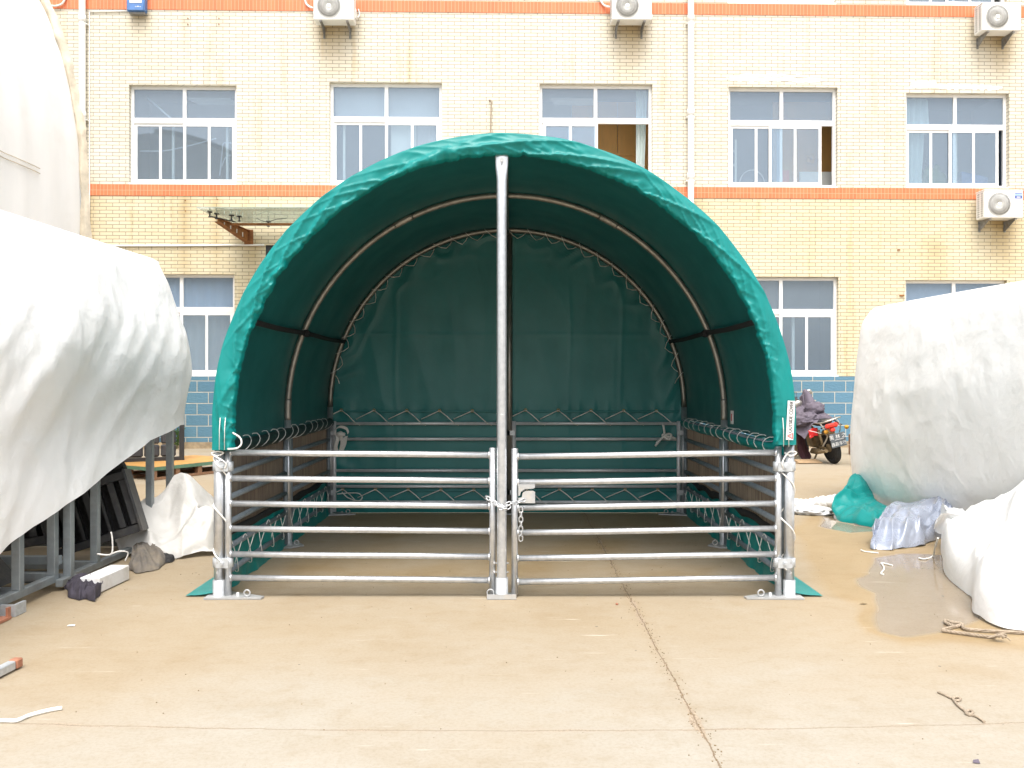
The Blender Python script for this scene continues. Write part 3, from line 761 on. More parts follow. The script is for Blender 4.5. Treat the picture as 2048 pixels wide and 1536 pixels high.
for k, (x, y) in enumerate(AC):
    dx = (x-HX)/F; Yf = (YB-.45)/(1-SL*dx); X = dx*Yf; z = CAMZ-(y-HY)/F*Yf-.285
    o = ac0 if k == 0 else copy_tree(ac0)
    o.location = (X, YB+SL*X-.003, z); o.rotation_euler = (0, 0, math.atan(SL)); o['label'] = AL[k]
    if k == 3:
        m = MB(); m.bb((.235, -.442, .40), (.385, -.4405, .46)); st = part('blue_sticker', m, M['sticker_blue'], o, local=True)
        m = MB(); m.bb((.235, -.442, .462), (.385, -.4405, .50)); part('pale_stripe', m, M['sticker_sky'], st, local=True)
        m = MB(); m.bb((.235, -.442, .502), (.385, -.4405, .515)); part('dark_stripe', m, M['sticker_blue'], st, local=True)
        m = MB()
        for q in range(3): m.bb((.272+q*.028, -.4435, .415), (.292+q*.028, -.442, .445))
        part('white_lettering', m, M['sticker_white'], st, local=True)
    if k == 2:
        m = MB(); m.bb((.24, -.442, .49), (.37, -.4405, .497)); m.bb((.25, -.442, .465), (.36, -.4405, .472)); part('maker_mark', m, M['ink_grey'], o, local=True)

def drain(px, label, collars, seed):
    u, _ = wp(px, 400); o = wworld(u, -.10, 0)
    m = MB(); m.tube([(0, 0, .02+ZTOP*k/30) for k in range(31)], .066, 14)
    t = thing('drainpipe', label, 'drainpipe', o, math.atan(SL), 'white drainpipes on the facade')
    part('pipe', m, M['pvc'], t, local=True)
    for py in collars:
        z = wp(px, py)[1]
        m = MB(); m.lathe([(.067, -.07), (.075, -.065), (.075, .06), (.067, .065)], (0, 0, z)); part('collar', m, M['pvc'], t, local=True)
        m = MB(); m.box((0, .05, z-.1), (.18, .09, .025)); part('wall_clip', m, M['pvc'], t, local=True)
drain(169, 'white drainpipe on the wall beside the tall white tent at the left', (41, 232, 420), 1)
drain(1379.5, 'white drainpipe running down the wall right of the middle, into the shelter roof', (40, 227, 354), 2)

u, z = wp(278, 30)
t = thing('floodlight', 'blue floodlight box high on the wall left, beside the white drainpipe', 'floodlight', wworld(u, -.003, z), math.atan(SL))
m = MB(); m.box((0, -.10, .25), (.37, .17, .48), bev=.02); m.bb((-.16, -.20, .02), (.16, -.185, .14), bev=.004); h = part('housing', m, M['blue_box'], t, local=True)
m = MB(); m.bb((-.12, -.192, .17), (.13, -.184, .46), bev=.003); part('lens', m, M['lamp_glass'], t, local=True)
m = MB()
for k in range(3): m.bb((-.0+k*.045, -.2015, .085), (.03+k*.045, -.2, .095+.01*(k % 2)))
part('white_marking', m, M['sticker_white'], h, local=True)
m = MB(); m.bb((-.15, -.14, -.03), (.17, -.02, .008), bev=.004); part('bracket', m, M['bracket'], t, local=True)

ua, z1 = wp(178, 24); ub, _ = wp(260, 22); a = wworld(ua, -.02, z1); b = wworld(ub, -.02, z1+.02)
m = MB(); m.tube([a, b], .013, 8); m.tube([wworld(ua+.02, -.02, z1), wworld(ua+.02, -.02, 1.6)], .012, 8)
solo('wall_conduit', m, M['pvc'], 'thin white conduit from the blue floodlight running down beside the left drainpipe', 'conduit', a)
ua, z1 = wp(150, 492); ub, _ = wp(529, 489); a = wworld(ua, -.022, z1); b = wworld(ub, -.022, z1+.03)
m = MB(); m.tube([a, lerp(a, b, .5)+Vector((0, 0, -.006)), b], .019, 8)
solo('wall_conduit', m, M['pvc'], 'thin white horizontal conduit on the wall under the glass canopy', 'conduit', a)
u, z = wp(980, 203); a = wworld(u, -.01, z)
m = MB(); m.tube(spline([a+Vector((0, .02, 0)), a+Vector((-.01, -.03, .02)), a+Vector((.03, -.035, -.03)), a+Vector((.02, -.02, -.3)), a+Vector((.0, -.02, -1.6))]), .013, 8)
solo('wall_cable', m, M['rope_tan'], 'beige cable hanging from a hole in the wall above the shelter top', 'cable', a)
for k, (pts, lab) in enumerate([([(608, -30), (612, 5), (618, 14), (628, 20)], 'white hose curving down to the left air conditioner by the shelter top'),
                  ([(1185, -30), (1196, -5), (1207, 12), (1219, 18)], 'white hose curving down to the middle air conditioner high on the wall'), ([(135, -10), (128, 8), (112, 14), (95, 12)], 'white hose crossing the orange band beside the left drainpipe')]):
    P = [wworld(*(lambda q: (q[0], -.05-.05*(i == 3), q[1]))(wp(*p))) for i, p in enumerate(pts)]
    m = MB(); m.tube(spline(P), .02, 8); solo('air_hose', m, M['pvc'], lab, 'hose', P[0])

# glass canopy on rusty brackets
X0, X1, ZC = -5.84, -2.1, 4.62
t = thing('entrance_canopy', 'glass canopy on rusty steel brackets over the entrance, left of the shelter', 'canopy', (-5.4, 18.4, ZC))
m = MB(); m.box(((X0+X1)/2-.0, 17.38, ZC+.006), (X1-X0, 2.02, .014)); part('glass_panel', m, M['canopy_glass'], t)
m = MB(); m.tube([(X0+.35, 17.35, ZC-.14), (X1-.3, 17.35, ZC-.14)], .026, 8); part('crossbar', m, M['rust'], t)
for bx in (-5.5, -2.5):
    m = MB(); ox = -.22
    y0, y1 = 18.45, 17.2
    def bp(y, z): return (bx+ox*(y0-y)/(y0-y1)-.01, y, z)
    m.prism([bp(y0, ZC-.34), bp(y0, ZC-.09), bp(y1, ZC-.05), bp(y1, ZC-.12)], (.014, 0, 0))
    for zz0, zz1 in ((-.345, -.125), (-.09, -.05)):
        m.prism([(bp(y0, ZC+zz0)[0]-.05, y0, ZC+zz0), (bp(y0, ZC+zz0)[0]+.06, y0, ZC+zz0), (bp(y1, 0)[0]+.06, y1, ZC+zz1), (bp(y1, 0)[0]-.05, y1, ZC+zz1)], (0, 0, .012))
    m.bb((bx-.08, y0-.005, ZC-.37), (bx+.10, y0+.02, ZC-.06))
    b = part('bracket', m, M['rust'], t)
    m = MB()
    for q in range(4):
        c = Vector(bp(lerp(y0, y1, .2+.2*q), ZC-.2+.03*q)); m.box(c, (.04, .04, .09-.012*q))
    part('bracket_slot', m, M['upvc'], b)
for x, y in ((-5.72, 16.75), (-5.66, 16.95), (-5.42, 17.1), (-5.3, 17.2), (-4.9, 17.8)):
    m = MB()
    m.lathe([(.05, ZC-.004), (.05, ZC-.02), (.015, ZC-.025), (.015, ZC-.09), (.03, ZC-.095), (.03, ZC-.11)], (x, y, 0), 'z', 10)
    part('glass_bolt', m, M['black'], t)
m = MB(); m.tube([(-5.72, 16.75, ZC-.09), (-5.4, 17.25, ZC-.11)], .012, 6)
part('stay_rod', m, M['black'], t)
m = MB(); m.tube(spline([(-5.0, 17.3, ZC-.03), (-4.8, 17.3, ZC-.10), (-4.6, 17.3, ZC-.05), (-4.4, 17.3, ZC-.03)]), .007, 5); part('wire', m, M['black'], t)
# ---------------------------------------------------------------- green shelter
CX, YF, YM, YR = -.053, 5.9, 7.7, 9.5
R0, ZC0 = 1.90, 1.15
sh = thing('livestock_shelter', 'green arched fabric livestock shelter with railed gates across the front', 'shelter', (CX, YF, 0))
def arch(s, r, zl, zr=None):
    """s in 0..1 along left leg, arc, right leg -> (x,z), outward normal"""
    zr = zl if zr is None else zr
    l1, l2, l3 = ZC0-zl, PI*r, ZC0-zr
    d = s*(l1+l2+l3)
    if d < l1: return CX-r, zl+d, -1.0, 0.0
    if d < l1+l2:
        a = PI-(d-l1)/r
        return CX+r*math.cos(a), ZC0+r*math.sin(a), math.cos(a), math.sin(a)
    return CX+r, ZC0-(d-l1-l2), 1.0, 0.0

# cover sheet
def cov(u, v):
    x, z, nx, nz_ = arch(u, R0+.028, .99, 1.02)
    y = lerp(YF-.02, YR+.14, v)
    f = ((y-YF)/(YM-YF)) % 1.0
    sag = -.022*math.sin(PI*f)**.6*(1 if y < YR else 0)
    sag += .006*fbm(u*9, y*1.2, 2)+.010*ridge(u*5, y*.7+3, 5)*math.sin(PI*f)
    return (x+nx*sag, y, z+nz_*sag)
m = MB(); m.grid(200, 70, cov)
def rear(u, v):
    x, z, nx, nn = arch(u, R0+.028-.13*v, .99, 1.02)
    return (x, YR+.14+.012*nz(u*40, v), z)
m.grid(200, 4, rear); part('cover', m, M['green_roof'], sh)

# front hem: gathered band wrapped round the front hoop
def hem(u, v):
    zl, zr = .985, 1.02
    ss = u*7.0
    if v < .18:
        k = v/.18; r = R0+.030; y = lerp(YF+.04, YF-.055, k)
    elif v < .9:
        k = (v-.18)/.72; r = lerp(R0+.030, R0-.108, k); y = YF-.062-.014*math.sin(PI*k)
    else:
        k = (v-.9)/.1; r = R0-.108-.006*k; y = lerp(YF-.062, YF-.012, k)
    w = max(0, min(1, (v-.16)/.74))
    wob = .012*fbm(ss*2.2+w*.55, w*.9+2, 1.5, 2)
    wob += .030*(ridge(ss*1.7+w*1.2, w*.5, 7)**3-.25)*(.3+.7*w)
    wob += .020*(ridge(ss*4.3-w*1.9, w*.9, 11)**3-.2)*w*(1.2-w*.4)
    wob += .012*(ridge(ss*9.0+w*1.2, w*1.2, 21)**2-.3)*w*w+.013*nz(ss*14, w*1.6, 3)*w*w
    if v < .16: wob *= 0
    rr = .010*nz(ss*11, 2.0, 1)*w+.008*nz(ss*26, 5.0, 1)*w*w+.004*nz(ss*3, 1.0, 6)
    x, z, nx, nn = arch(u, r, zl, zr)
    lab = math.exp(-((u-.948)/.03)**2)          # smoother where the sticker sits
    wob *= 1-.8*lab
    return (x+nx*rr, y-wob, z+nn*rr)
m = MB(); m.grid(1000, 26, hem)
hm = part('front_hem', m, M['green'], sh)
# sewn strap lines at the foot of each hem
for sgn in (-1, 1):
    m = MB()
    for dx in (-.016, .018):
        m.tube([(CX+sgn*(R0-.05)+dx, YF-.098, .99+.02*(sgn > 0)), (CX+sgn*(R0-.052)+dx, YF-.102, 1.12), (CX+sgn*(R0-.056)+dx, YF-.098, 1.20)], .0025, 5)
    part('stitched_strap', m, M['rope'], hm)
# warning sticker: triangle and OUTSIDE COVER
st_c = Vector((1.826, YF-.100, 1.183)); tilt = math.radians(3.0)
RM = Matrix.Translation(st_c) @ Matrix.Rotation(-tilt*-1, 4, 'Y') @ Matrix.Rotation(math.radians(90), 4, 'X') @ Matrix.Rotation(math.radians(90), 4, 'Z')
m = MB(); b = len(m.v)
for a_, c_ in ((-.128, -.024), (.128, -.024), (.128, .024), (-.128, .024)):
    m.v.append(RM @ Vector((a_, c_, 0)))
for a_, c_ in ((-.128, -.024), (.128, -.024), (.128, .024), (-.128, .024)):
    m.v.append(RM @ Vector((a_, c_, -.006)))
for f in ((0, 1, 2, 3), (7, 6, 5, 4), (0, 4, 5, 1), (1, 5, 6, 2), (2, 6, 7, 3), (3, 7, 4, 0)): m.face(f)
lb = part('warning_sticker', m, M['sticker_white'], hm, 'white sticker reading OUTSIDE COVER with a red warning triangle')
m = MB(); add_text(m, 'OUTSIDE COVER', .034, RM @ Matrix.Translation((.021, -.001, .002)) @ Matrix.Diagonal((.80, 1, 1, 1)))
add_text(m, 'OUTSIDE COVER', .034, RM @ Matrix.Translation((.0222, -.001, .0023)) @ Matrix.Diagonal((.80, 1, 1, 1)))
part('lettering', m, M['ink'], lb)
m = MB(); tri = [(-.119, -.018), (-.085, -.018), (-.102, .016)]
def tline(p, q, w=.0022):
    d = Vector((q[0]-p[0], q[1]-p[1], 0)); L = d.length; d.normalize(); nn = Vector((-d.y, d.x, 0))*w
    P = Vector((p[0], p[1], .0025)); Q = Vector((q[0], q[1], .0025))
    m.quad(RM @ (P-nn), RM @ (Q-nn), RM @ (Q+nn), RM @ (P+nn))
for i in range(3): tline(tri[i], tri[(i+1) % 3])
tline((-.102, -.011), (-.102, .004), .0015)
part('warning_triangle', m, M['red'], lb)

# hoops and posts
def arc_pts(r, y, n=60, z0=ZC0):
    return [(CX+r*math.cos(PI*k/n), y, ZC0+r*math.sin(PI*k/n)) for k in range(n+1)]
for y, lab in ((YF, 'front'), (YM, 'mid'), (YR, 'rear')):
    pts = [(CX+R0, y, .05)]+[(CX+R0, y, .05+(ZC0-.05)*k/6) for k in range(1, 6)]+arc_pts(R0, y)+[(CX-R0, y, .05+(ZC0-.05)*k/6) for k in range(5, 0, -1)]+[(CX-R0, y, .05)]
    arcp = arc_pts(R0, y)
    m = MB()
    if y == YF: m.tube(arcp, .026, 14)
    else: m.tube(arcp, .027, 14)
    part('hoop', m, M['hoop'], sh)
    for s in (-1, 1):
        m = MB(); r = .0335 if y == YF else .031
        m.tube([(CX+s*R0, y, .014), (CX+s*R0, y, ZC0)], r, 18)
        p = part('post', m, M['galv'], sh)
        m = MB(); m.lathe([(r+.007, .012), (r+.007, .115), (r+.001, .118)], (CX+s*R0, y, 0)); part('foot_sleeve', m, M['galv_dull'], p)
        m = MB()
        for z in (.17, .235): m.lathe([(.007, -r-.008), (.007, -r+.002)], (CX+s*R0, y, z), 'y', 8)
        part('bolt', m, M['plate'], p)
        m = MB()
        if y == YF: m.prism([(CX+s*(R0+.075), y-.085, 0.003), (CX+s*(R0-.30), y-.075, 0.003), (CX+s*(R0-.31), y-.03, 0.003), (CX+s*(R0-.06), y+.10, 0.003), (CX+s*(R0+.075), y+.10, 0.003)][::(-1 if s > 0 else 1)], (0, 0, .011))
        elif y == YM: m.prism([(CX+s*(R0+.06), y-.13, 0.003), (CX+s*(R0-.06), y-.13, 0.003), (CX+s*(R0-.15), y-.03, 0.003), (CX+s*(R0-.06), y+.13, 0.003), (CX+s*(R0+.06), y+.13, 0.003)][::(-1 if s > 0 else 1)], (0, 0, .011))
        else: m.prism([(CX+s*(R0+.06), y-.15, 0.003), (CX+s*(R0-.28), y-.06, 0.003), (CX+s*(R0-.28), y-.02, 0.003), (CX+s*(R0-.06), y+.08, 0.003), (CX+s*(R0+.06), y+.08, 0.003)][::(-1 if s > 0 else 1)], (0, 0, .011))
        bp_ = part('base_plate', m, M['plate'], p)
        m = MB(); c = Vector((CX+s*(R0-(.2 if y != YM else .09)), y-.045, .02)); m.tube([c+Vector((.028*math.cos(q*PI/8)*.7, 0, .018+.020*math.sin(q*PI/8))) for q in range(16)], .006, 6, closed=True)
        m.lathe([(.012, .012), (.012, .034), (.006, .036)], tuple(c+Vector((-s*-.07, .03, -.02))), 'z', 8)
        part('ring_bolt', m, M['plate'], bp_)
    if y == YM:     # taped sleeve joints on the hoop
        for a in (math.radians(118), math.radians(62), PI-.02, .02):
            m = MB(); m.tube([(CX+R0*math.cos(a+q*.012), y, ZC0+R0*math.sin(a+q*.012)) for q in range(-4, 5)], [.032+.003*abs(nz(q*2.3, a)) for q in range(-4, 5)], 12)
            part('taped_joint', m, M['hoop'], sh)

# centre posts
px = -.068
m = MB(); r = .0335
for k in range(15):
    z = .014+2.99*k/14
zs = [.014, .5, 1.0, 1.5, 2.0, 2.5, 2.78, 2.84, 2.88, 2.92, 2.965]
b0 = len(m.v); n = 18
for z in zs:
    k = sstep(2.74, 2.9, z)
    for q in range(n):
        a = 2*PI*q/n; m.v.append(Vector((px+(r+.010*k)*math.cos(a), YF-.02+(r-.024*k)*math.sin(a), z)))
for i in range(len(zs)-1):
    for q in range(n): m.face((b0+i*n+q, b0+i*n+(q+1) % n, b0+(i+1)*n+(q+1) % n, b0+(i+1)*n+q), True)
m.face([b0+(len(zs)-1)*n+q for q in range(n)])
m.lathe([(r+.0012, 1.22), (r+.002, 1.223), (r+.0012, 1.226)], (px, YF-.02, 0))
cp = part('centre_post', m, M['galv'], sh)
m = MB(); m.lathe([(r+.008, .03), (r+.008, .135), (r+.001, .138)], (px, YF-.02, 0)); part('foot_sleeve', m, M['galv_dull'], cp)
m = MB(); m.bb((px-.097, YF-.075, .003), (px+.097, YF+.07, .014), bev=.003); m.bb((px-.097, YF-.078, .003), (px+.097, YF-.07, .035)); part('base_plate', m, M['plate'], cp)
m = MB(); m.tube([(px-.075+.022*math.cos(q*PI/8), YF-.03, .036+.022*math.sin(q*PI/8)) for q in range(16)], .005, 6, closed=True); part('ring_bolt', m, M['plate'], cp)
m = MB()
for z in (.23, .17):
    m.tube([(px-.062, YF-.02, z), (px+.045, YF-.02, z)], .005, 6); m.lathe([(.011, -.006), (.011, .006)], (px-.05, YF-.02, z), 'x', 6)
part('bolt', m, M['plate'], cp)
m = MB(); m.lathe([(.014, -.045), (.014, -.036)], (px, YF-.02, 2.9), 'y', 10); part('bolt', m, M['plate'], cp)
m = MB(); m.tube([(-.027, YR, .014), (-.027, YR, ZC0+R0-.02)], .031, 14); cpr = part('centre_post', m, M['hoop'], sh)
m = MB(); m.bb((-.11, YR-.07, .003), (.06, YR+.06, .014)); part('base_plate', m, M['plate'], cpr)
# ridge tube and side straps
m = MB(); m.tube([(CX, YF, ZC0+R0-.035), (CX, YR, ZC0+R0-.035)], .024, 12); part('ridge_tube', m, M['hoop'], sh)
for s in (-1, 1):
    a = math.asin((1.86-ZC0)/R0); rr = R0-.030
    x, z = CX+s*rr*math.cos(a), ZC0+rr*math.sin(a)
    m = MB(); P = [(x-s*.012*math.sin(PI*k/24*2) ** 2, lerp(YF+.03, YR, k/24), z-.012*math.sin(PI*k/12) ** 2) for k in range(25)]
    tx, tz = -s*math.sin(a), math.cos(a)
    for k in range(24):
        p, q = Vector(P[k]), Vector(P[k+1]); w = Vector((tx*.020, 0, tz*.020)); h = Vector((s*math.cos(a)*.004, 0, math.sin(a)*.004))
        m.quad(p-w, q-w, q+w, p+w)
        m.quad(p-w+h, p+w+h, q+w+h, q-w+h)
    for y in (YM,): m.lathe([(.032, -.035), (.034, 0), (.032, .035)], (x, y, z), 'y', 12)
    part('side_strap', m, M['strap'], sh)

# gates ------------------------------------------------------------------
def gate(x0, x1, sag, latch):
    Yg = YF-.005
    g = bpy.data.objects.new('gate', None); COL.objects.link(g); g.parent = sh
    m = MB()
    m.tube([(x0, Yg, .006+(sag*.6 if latch else 0)), (x0, Yg, .998-(sag if latch else 0)*.4)], .022, 14)
    m.lathe([(.0219, .985), (.0219, 1.0), (.018, 1.003)], (x0, Yg, -(sag*.4 if latch else 0)), 'z', 14)
    part('upright', m, M['galv'], g); m = MB()
    m.tube([(x1, Yg, .006), (x1, Yg, .998-(0 if latch else sag)*.4)], .022, 14)
    m.lathe([(.0219, .985), (.0219, 1.0), (.018, 1.003)], (x1, Yg, -(0 if latch else sag*.4)), 'z', 14)
    part('upright', m, M['galv'], g)
    for z in (.964, .792, .624, .457, .287, .130):
        za = z-(sag if latch else 0); zb = z-(0 if latch else sag)
        m = MB(); m.tube([(x0+.016, Yg, za), (lerp(x0, x1, .3), Yg-.0015, lerp(za, zb, .3)-.001), (lerp(x0, x1, .7), Yg+.001, lerp(za, zb, .7)+.0005), (x1-.016, Yg, zb)], .0205, 14)
        for xx, zz in ((x0+.022, za), (x1-.022, zb)):
            m.lathe([(.024, -.006), (.0265, 0), (.024, .006)], (xx, Yg, zz), 'x', 14)
        part('rail', m, M['galv'], g)
    if latch:
        m = MB(); z0, z1, xa, xb = .630, .755, x0+.024, x0+.135
        m.prism([(xa, Yg-.025, z0), (xb, Yg-.025, z0), (xb, Yg-.025, .704), (xb-.012, Yg-.025, .712), (xa+.052, Yg-.025, .712), (xa+.030, Yg-.025, .700), (xa+.022, Yg-.025, .668), (xa, Yg-.025, .664)], (0, .006, 0))
        m.prism([(xa, Yg-.025, .678), (xa+.010, Yg-.025, .680), (xa+.018, Yg-.025, .708), (xa+.045, Yg-.025, .724), (xb-.012, Yg-.025, .726), (xb, Yg-.025, .733), (xb, Yg-.025, z1), (xa, Yg-.025, z1)], (0, .006, 0))
        part('latch_plate', m, M['plate'], g)
    return g
gate(-1.89, -.130, .017, False)
gate(.018, 1.773, .027, True)
# clamps joining gate, panel and corner post
for s, gx in ((-1, -1.89), (1, 1.773)):
    for z in (.872, .232):
        pxs = CX+s*R0; m = MB()
        for q in (-1, 1):
            m.box(((pxs+gx)/2, YF+q*.038, z), (abs(pxs-gx)+.02, .006, .062))
        for xx, rr in ((pxs, .038), (gx, .030)):
            m.lathe([(rr, -.031), (rr+.003, -.030), (rr+.003, .030), (rr, .031)], (xx, YF, z), 'z', 18)
        m.box(((pxs+gx)/2-s*.002, YF-.046, z), (.022, .018, .02)); m.lathe([(.009, -.06), (.009, -.045)], ((pxs+gx)/2, YF, z), 'y', 8)
        part('post_clamp', m, M['galv_dull'], sh)

# side and back rail panels -----------------------------------------------
RZ = (.974, .808, .640, .470, .300, .132)
def panel_side(s, y0, y1):
    x = CX+s*(R0-.004); m = MB()
    for y in (y0, y1): m.tube([(x, y, .03), (x, y, 1.0)], .021, 12)
    for z in RZ: m.tube([(x, y0+.02, z), (x, y1-.02, z)], .021, 12)
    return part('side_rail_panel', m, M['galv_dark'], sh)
for s in (-1, 1):
    panel_side(s, YF+.10, YM-.085); panel_side(s, YM+.085, YR-.10)
def panel_back(x0, x1):
    m = MB()
    for x in (x0, x1): m.tube([(x, YR-.01, .03), (x, YR-.01, 1.0)], .021, 12)
    for z in RZ: m.tube([(x0+.02, YR-.01, z), (x1-.02, YR-.01, z)], .017, 12)
    p = part('back_rail_panel', m, M['galv_back'], sh)
    for z in (.874, .235):
        for x, d in ((x0, -1), (x1, 1)):
            m = MB(); m.box((x+d*.035, YR-.03, z), (.085, .006, .05)); m.box((x+d*.035, YR-.036, z), (.02, .014, .02)); part('clamp', m, M['galv_dull'], p)
panel_back(-1.905, -.10); panel_back(.022, 1.787)

# back curtain ---------------------------------------------------------------
def curt(u, v):
    z = lerp(.004, ZC0+R0-.03, v)
    hw = R0+.01 if z < ZC0 else math.sqrt(max(0.0, (R0-.025)**2-(z-ZC0)**2))
    hw = max(hw, .02)
    x = CX+lerp(-hw, hw, u)
    d = .010*fbm(x*1.3, z*.6, 4)+.010*nz(x*3.4, z*.5, 8)*sstep(1.9, 1.1, z)*sstep(.9, 1.15, z)
    d += .008*(ridge(x*2.2+z*.2, z*.5, 3)-.5)*sstep(.05, .3, hw-abs(x-CX))
    d += .012*(ridge(x*7, z*1.2, 9)-.5)*(sstep(1.25, 1.1, z)*sstep(1.0, 1.1, z)+.4*sstep(.5, .25, z))
    d += .018*ridge(x*4.5-z*2, z*4.0, 6)*sstep(.35, .0, math.hypot(x-CX, z-ZC0)*-1+R0)
    for xq in (-1.25, .62, 1.18): d += .0035*math.exp(-((x-xq-.03*nz(z*1.2, xq))/.022)**2)*sstep(2.6, 2.2, z)
    d += .0035*math.exp(-((z-1.93-.02*nz(x, 3))/.02)**2)
    if z < .12: d -= .05*(1-z/.12)
    return (x, YR+.055-d, z)
m = MB(); m.grid(220, 170, curt); bc = part('back_curtain', m, M['green_curtain'], sh)
m = MB()          # hems: thin folded edges along the two eyelet rows
for z in (1.10, .250):
    m.grid(120, 4, lambda u, v, z=z: (CX+lerp(-R0+.05, R0-.05, u), YR+.028-.004*math.sin(v*PI)-.006*nz(u*22, z), z-.008+.022*v+.004*nz(u*9, z)))
part('curtain_hem', m, M['green_curtain'], bc)
def lacing(x0, n, zg, zr, step):
    rope = MB()
    for k in range(n):
        eye = MB(); x = x0+k*step; c = Vector((x, YR+.012, zg-.002*k))
        eye.tube([c+Vector((.014*math.cos(q*PI/6), 0, .014*math.sin(q*PI/6))) for q in range(12)], .004, 6, closed=True)
        part('eyelet', eye, M['brass'], bc); e = nz(k*1.7, zg)
        rope.tube([c, Vector((x-.20-.02*e, YR+.020, lerp(zg, zr, .68)))], .0055, 6)
        rope.tube([c, c+Vector((.08, -.015, -(zg-zr)*.42)), Vector((x+.165, YR-.034, zr)), Vector((x+.21, YR-.03, zr-.016))], .0055, 6)
    part('lacing_rope', rope, M['rope'], bc)
for x0 in (-1.835, .145):
    lacing(x0, 5, 1.118, .974, .352); lacing(x0+.015, 5, .268, .132, .352)
# lacing of the curtain round the rear hoop
m = MB(); P = []; NT = 27
for k in range(NT*10+1):
    t = k/10; a = math.radians(8+164*(t+.25*math.sin(2*PI*t)+.3*nz(t*.37, 4))/NT); q = 2*PI*t
    rr_ = .038+(.045+.02*nz(t*.8, 2))*max(0, math.cos(q))**2
    c = Vector((CX+R0*math.cos(a), YR, ZC0+R0*math.sin(a))); rad = Vector((math.cos(a), 0, math.sin(a)))
    P.append(c-rad*rr_*math.cos(q)+Vector((0, -.038*math.sin(q), 0)))
m.tube(P, .0042, 5)
part('hoop_lacing', m, M['rope'], bc)

# side skirts: woven screen above, green strip below, ground flap
for s in (-1, 1):
    xs_ = CX+s*(R0+.03)
    def scr(u, v):
        y = lerp(YF+.05, YR, u); z = lerp(.33, .985, v)
        return (xs_+s*(.012*nz(y*2.1, z*2, 5+s)+.01*nz(y*6, z, s)), y, z)
    m = MB(); m.grid(90, 16, scr); part('screen', m, M['screen'], sh)
    def skirt(u, v):
        y = lerp(YF+.05, YR+.04, u)
        hem_ = .055*abs(nz(y*1.7, 2.2, s))
        z = lerp(.0, .385+hem_, v)
        d = .018*fbm(y*3, z*2, s*4)+.012*(ridge(y*4, z*3, 2)-.5)
        return (xs_-s*.022+s*(.02*(v-.5))+d, y, z)
    m = MB(); m.grid(140, 14, skirt); sk = part('lower_skirt', m, M['green'], sh)
    def hemb(u, v):
        y = lerp(YF+.05, YR+.02, u); z = .375+.055*abs(nz(y*1.7, 2.2, s))
        return (xs_-s*.026+s*.016*math.cos(v*2*PI)+.006*nz(y*5, 1, 1), y, z+.03*math.sin(v*2*PI)*(1+.4*nz(y*3, 7)))
    m = MB(); m.grid(120, 9, hemb); part('skirt_hem', m, M['strap'], sk)
    m = MB(); nk = 11; P = []; xr = CX+s*(R0-.03)
    for k in range(nk):
        y = lerp(YF+.22, YR-.30, k/(nk-1)); e = .05*nz(k*2.2, s); z0 = .335+.02*nz(k*1.3, 3)
        P += [(xs_-s*.045, y, z0), (xr-s*.004, y+.04+e, .22), (xr-s*.006, y+.08+e, .115), (xr+s*.022, y+.10+e, .106), (xr+s*.03, y+.11, .15), (xs_-s*.055, y+.13, .25)]
    m.tube(spline(P, 4), .0034, 5)
    part('lacing_rope', m, M['rope'], sk)
    m = MB()
    m.grid(60, 6, lambda u, v: (CX+s*(R0+.04+.185*v), lerp(YF-.0, YR, u), .008+.02*(1-v)**2*(1+nz(u*14, v))+.005*abs(nz(u*22, v*2))))
    part('ground_flap', m, M['green'], sk)
    # cover edge rolled round the top rail with a spiral of rope
    m = MB(); cnt = 70
    m.tube([(CX+s*(R0-.012)+.006*nz(k*.7, s), lerp(YF+.08, YR-.08, k/cnt), .985+.010*nz(k*.45, s+3)-.012*math.sin(PI*((k/cnt*2) % 1))) for k in range(cnt+1)], [.047+.006*nz(k*.9, s) for k in range(cnt+1)], 12)
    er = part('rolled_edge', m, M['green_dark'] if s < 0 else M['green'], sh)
    if s > 0:
        m = MB(); m.grid(80, 5, lambda u, v: (CX+s*(R0-.02)-.035+.05*v, lerp(YF+.1, YR-.1, u), 1.018+.012*math.sin(v*PI)+.008*nz(u*18, v)-.014*math.sin(PI*((u*2) % 1)))); part('white_edge_strip', m, M['silver'], er)
    m = MB(); P = []; nl = 13
    for k in range(nl*14+1):
        t = k/14; q = 2*PI*t; y = lerp(YF+.20, YR-.22, (t+.30*math.sin(q-.6*s)/1+.35*nz(t*.61, s))/nl)
        R_ = .053+.004*nz(t*1.3, 7)+(.010+.02*nz(t*.9, 3, s))*max(0, math.sin(q))**8
        P.append(Vector((CX+s*(R0-.012)+R_*math.cos(q), y, .985+R_*math.sin(q))))
    m.tube(P, .0028, 6)
    part('spiral_rope', m, M['rope'], er)
# white cord wound round the front corner posts
for s in (-1, 1):
    xc = CX+s*R0; P = []
    for k in range(60):
        t = k/59; a = t*2*PI*2.6+(2.4 if s < 0 else .6); z = .97-.80*t-.02*math.sin(a)
        P.append((xc-s*.012+(.047+.006*nz(k*.3, s))*math.cos(a), YF+(.043)*math.sin(a), z))
    m = MB(); m.tube(P, .0052, 6)
    m.tube(spline([(xc-.04, YF-.03, .965), (xc, YF-.045, .945), (xc+.04, YF-.03, .965), (xc, YF-.048, .975), (xc-.03, YF-.045, .955), (xc-s*.06, YF-.05, .90), (xc-s*.05, YF-.04, .86)], 6), .0055, 6)
    if s < 0: m.tube(spline([(xc+.12, YF-.09, 1.10), (xc+.17, YF-.10, 1.07), (xc+.18, YF-.10, 1.03), (xc+.15, YF-.10, 1.0), (xc+.09, YF-.10, .995)], 6), .006, 6)
    part('post_cord', m, M['rope'], sh)
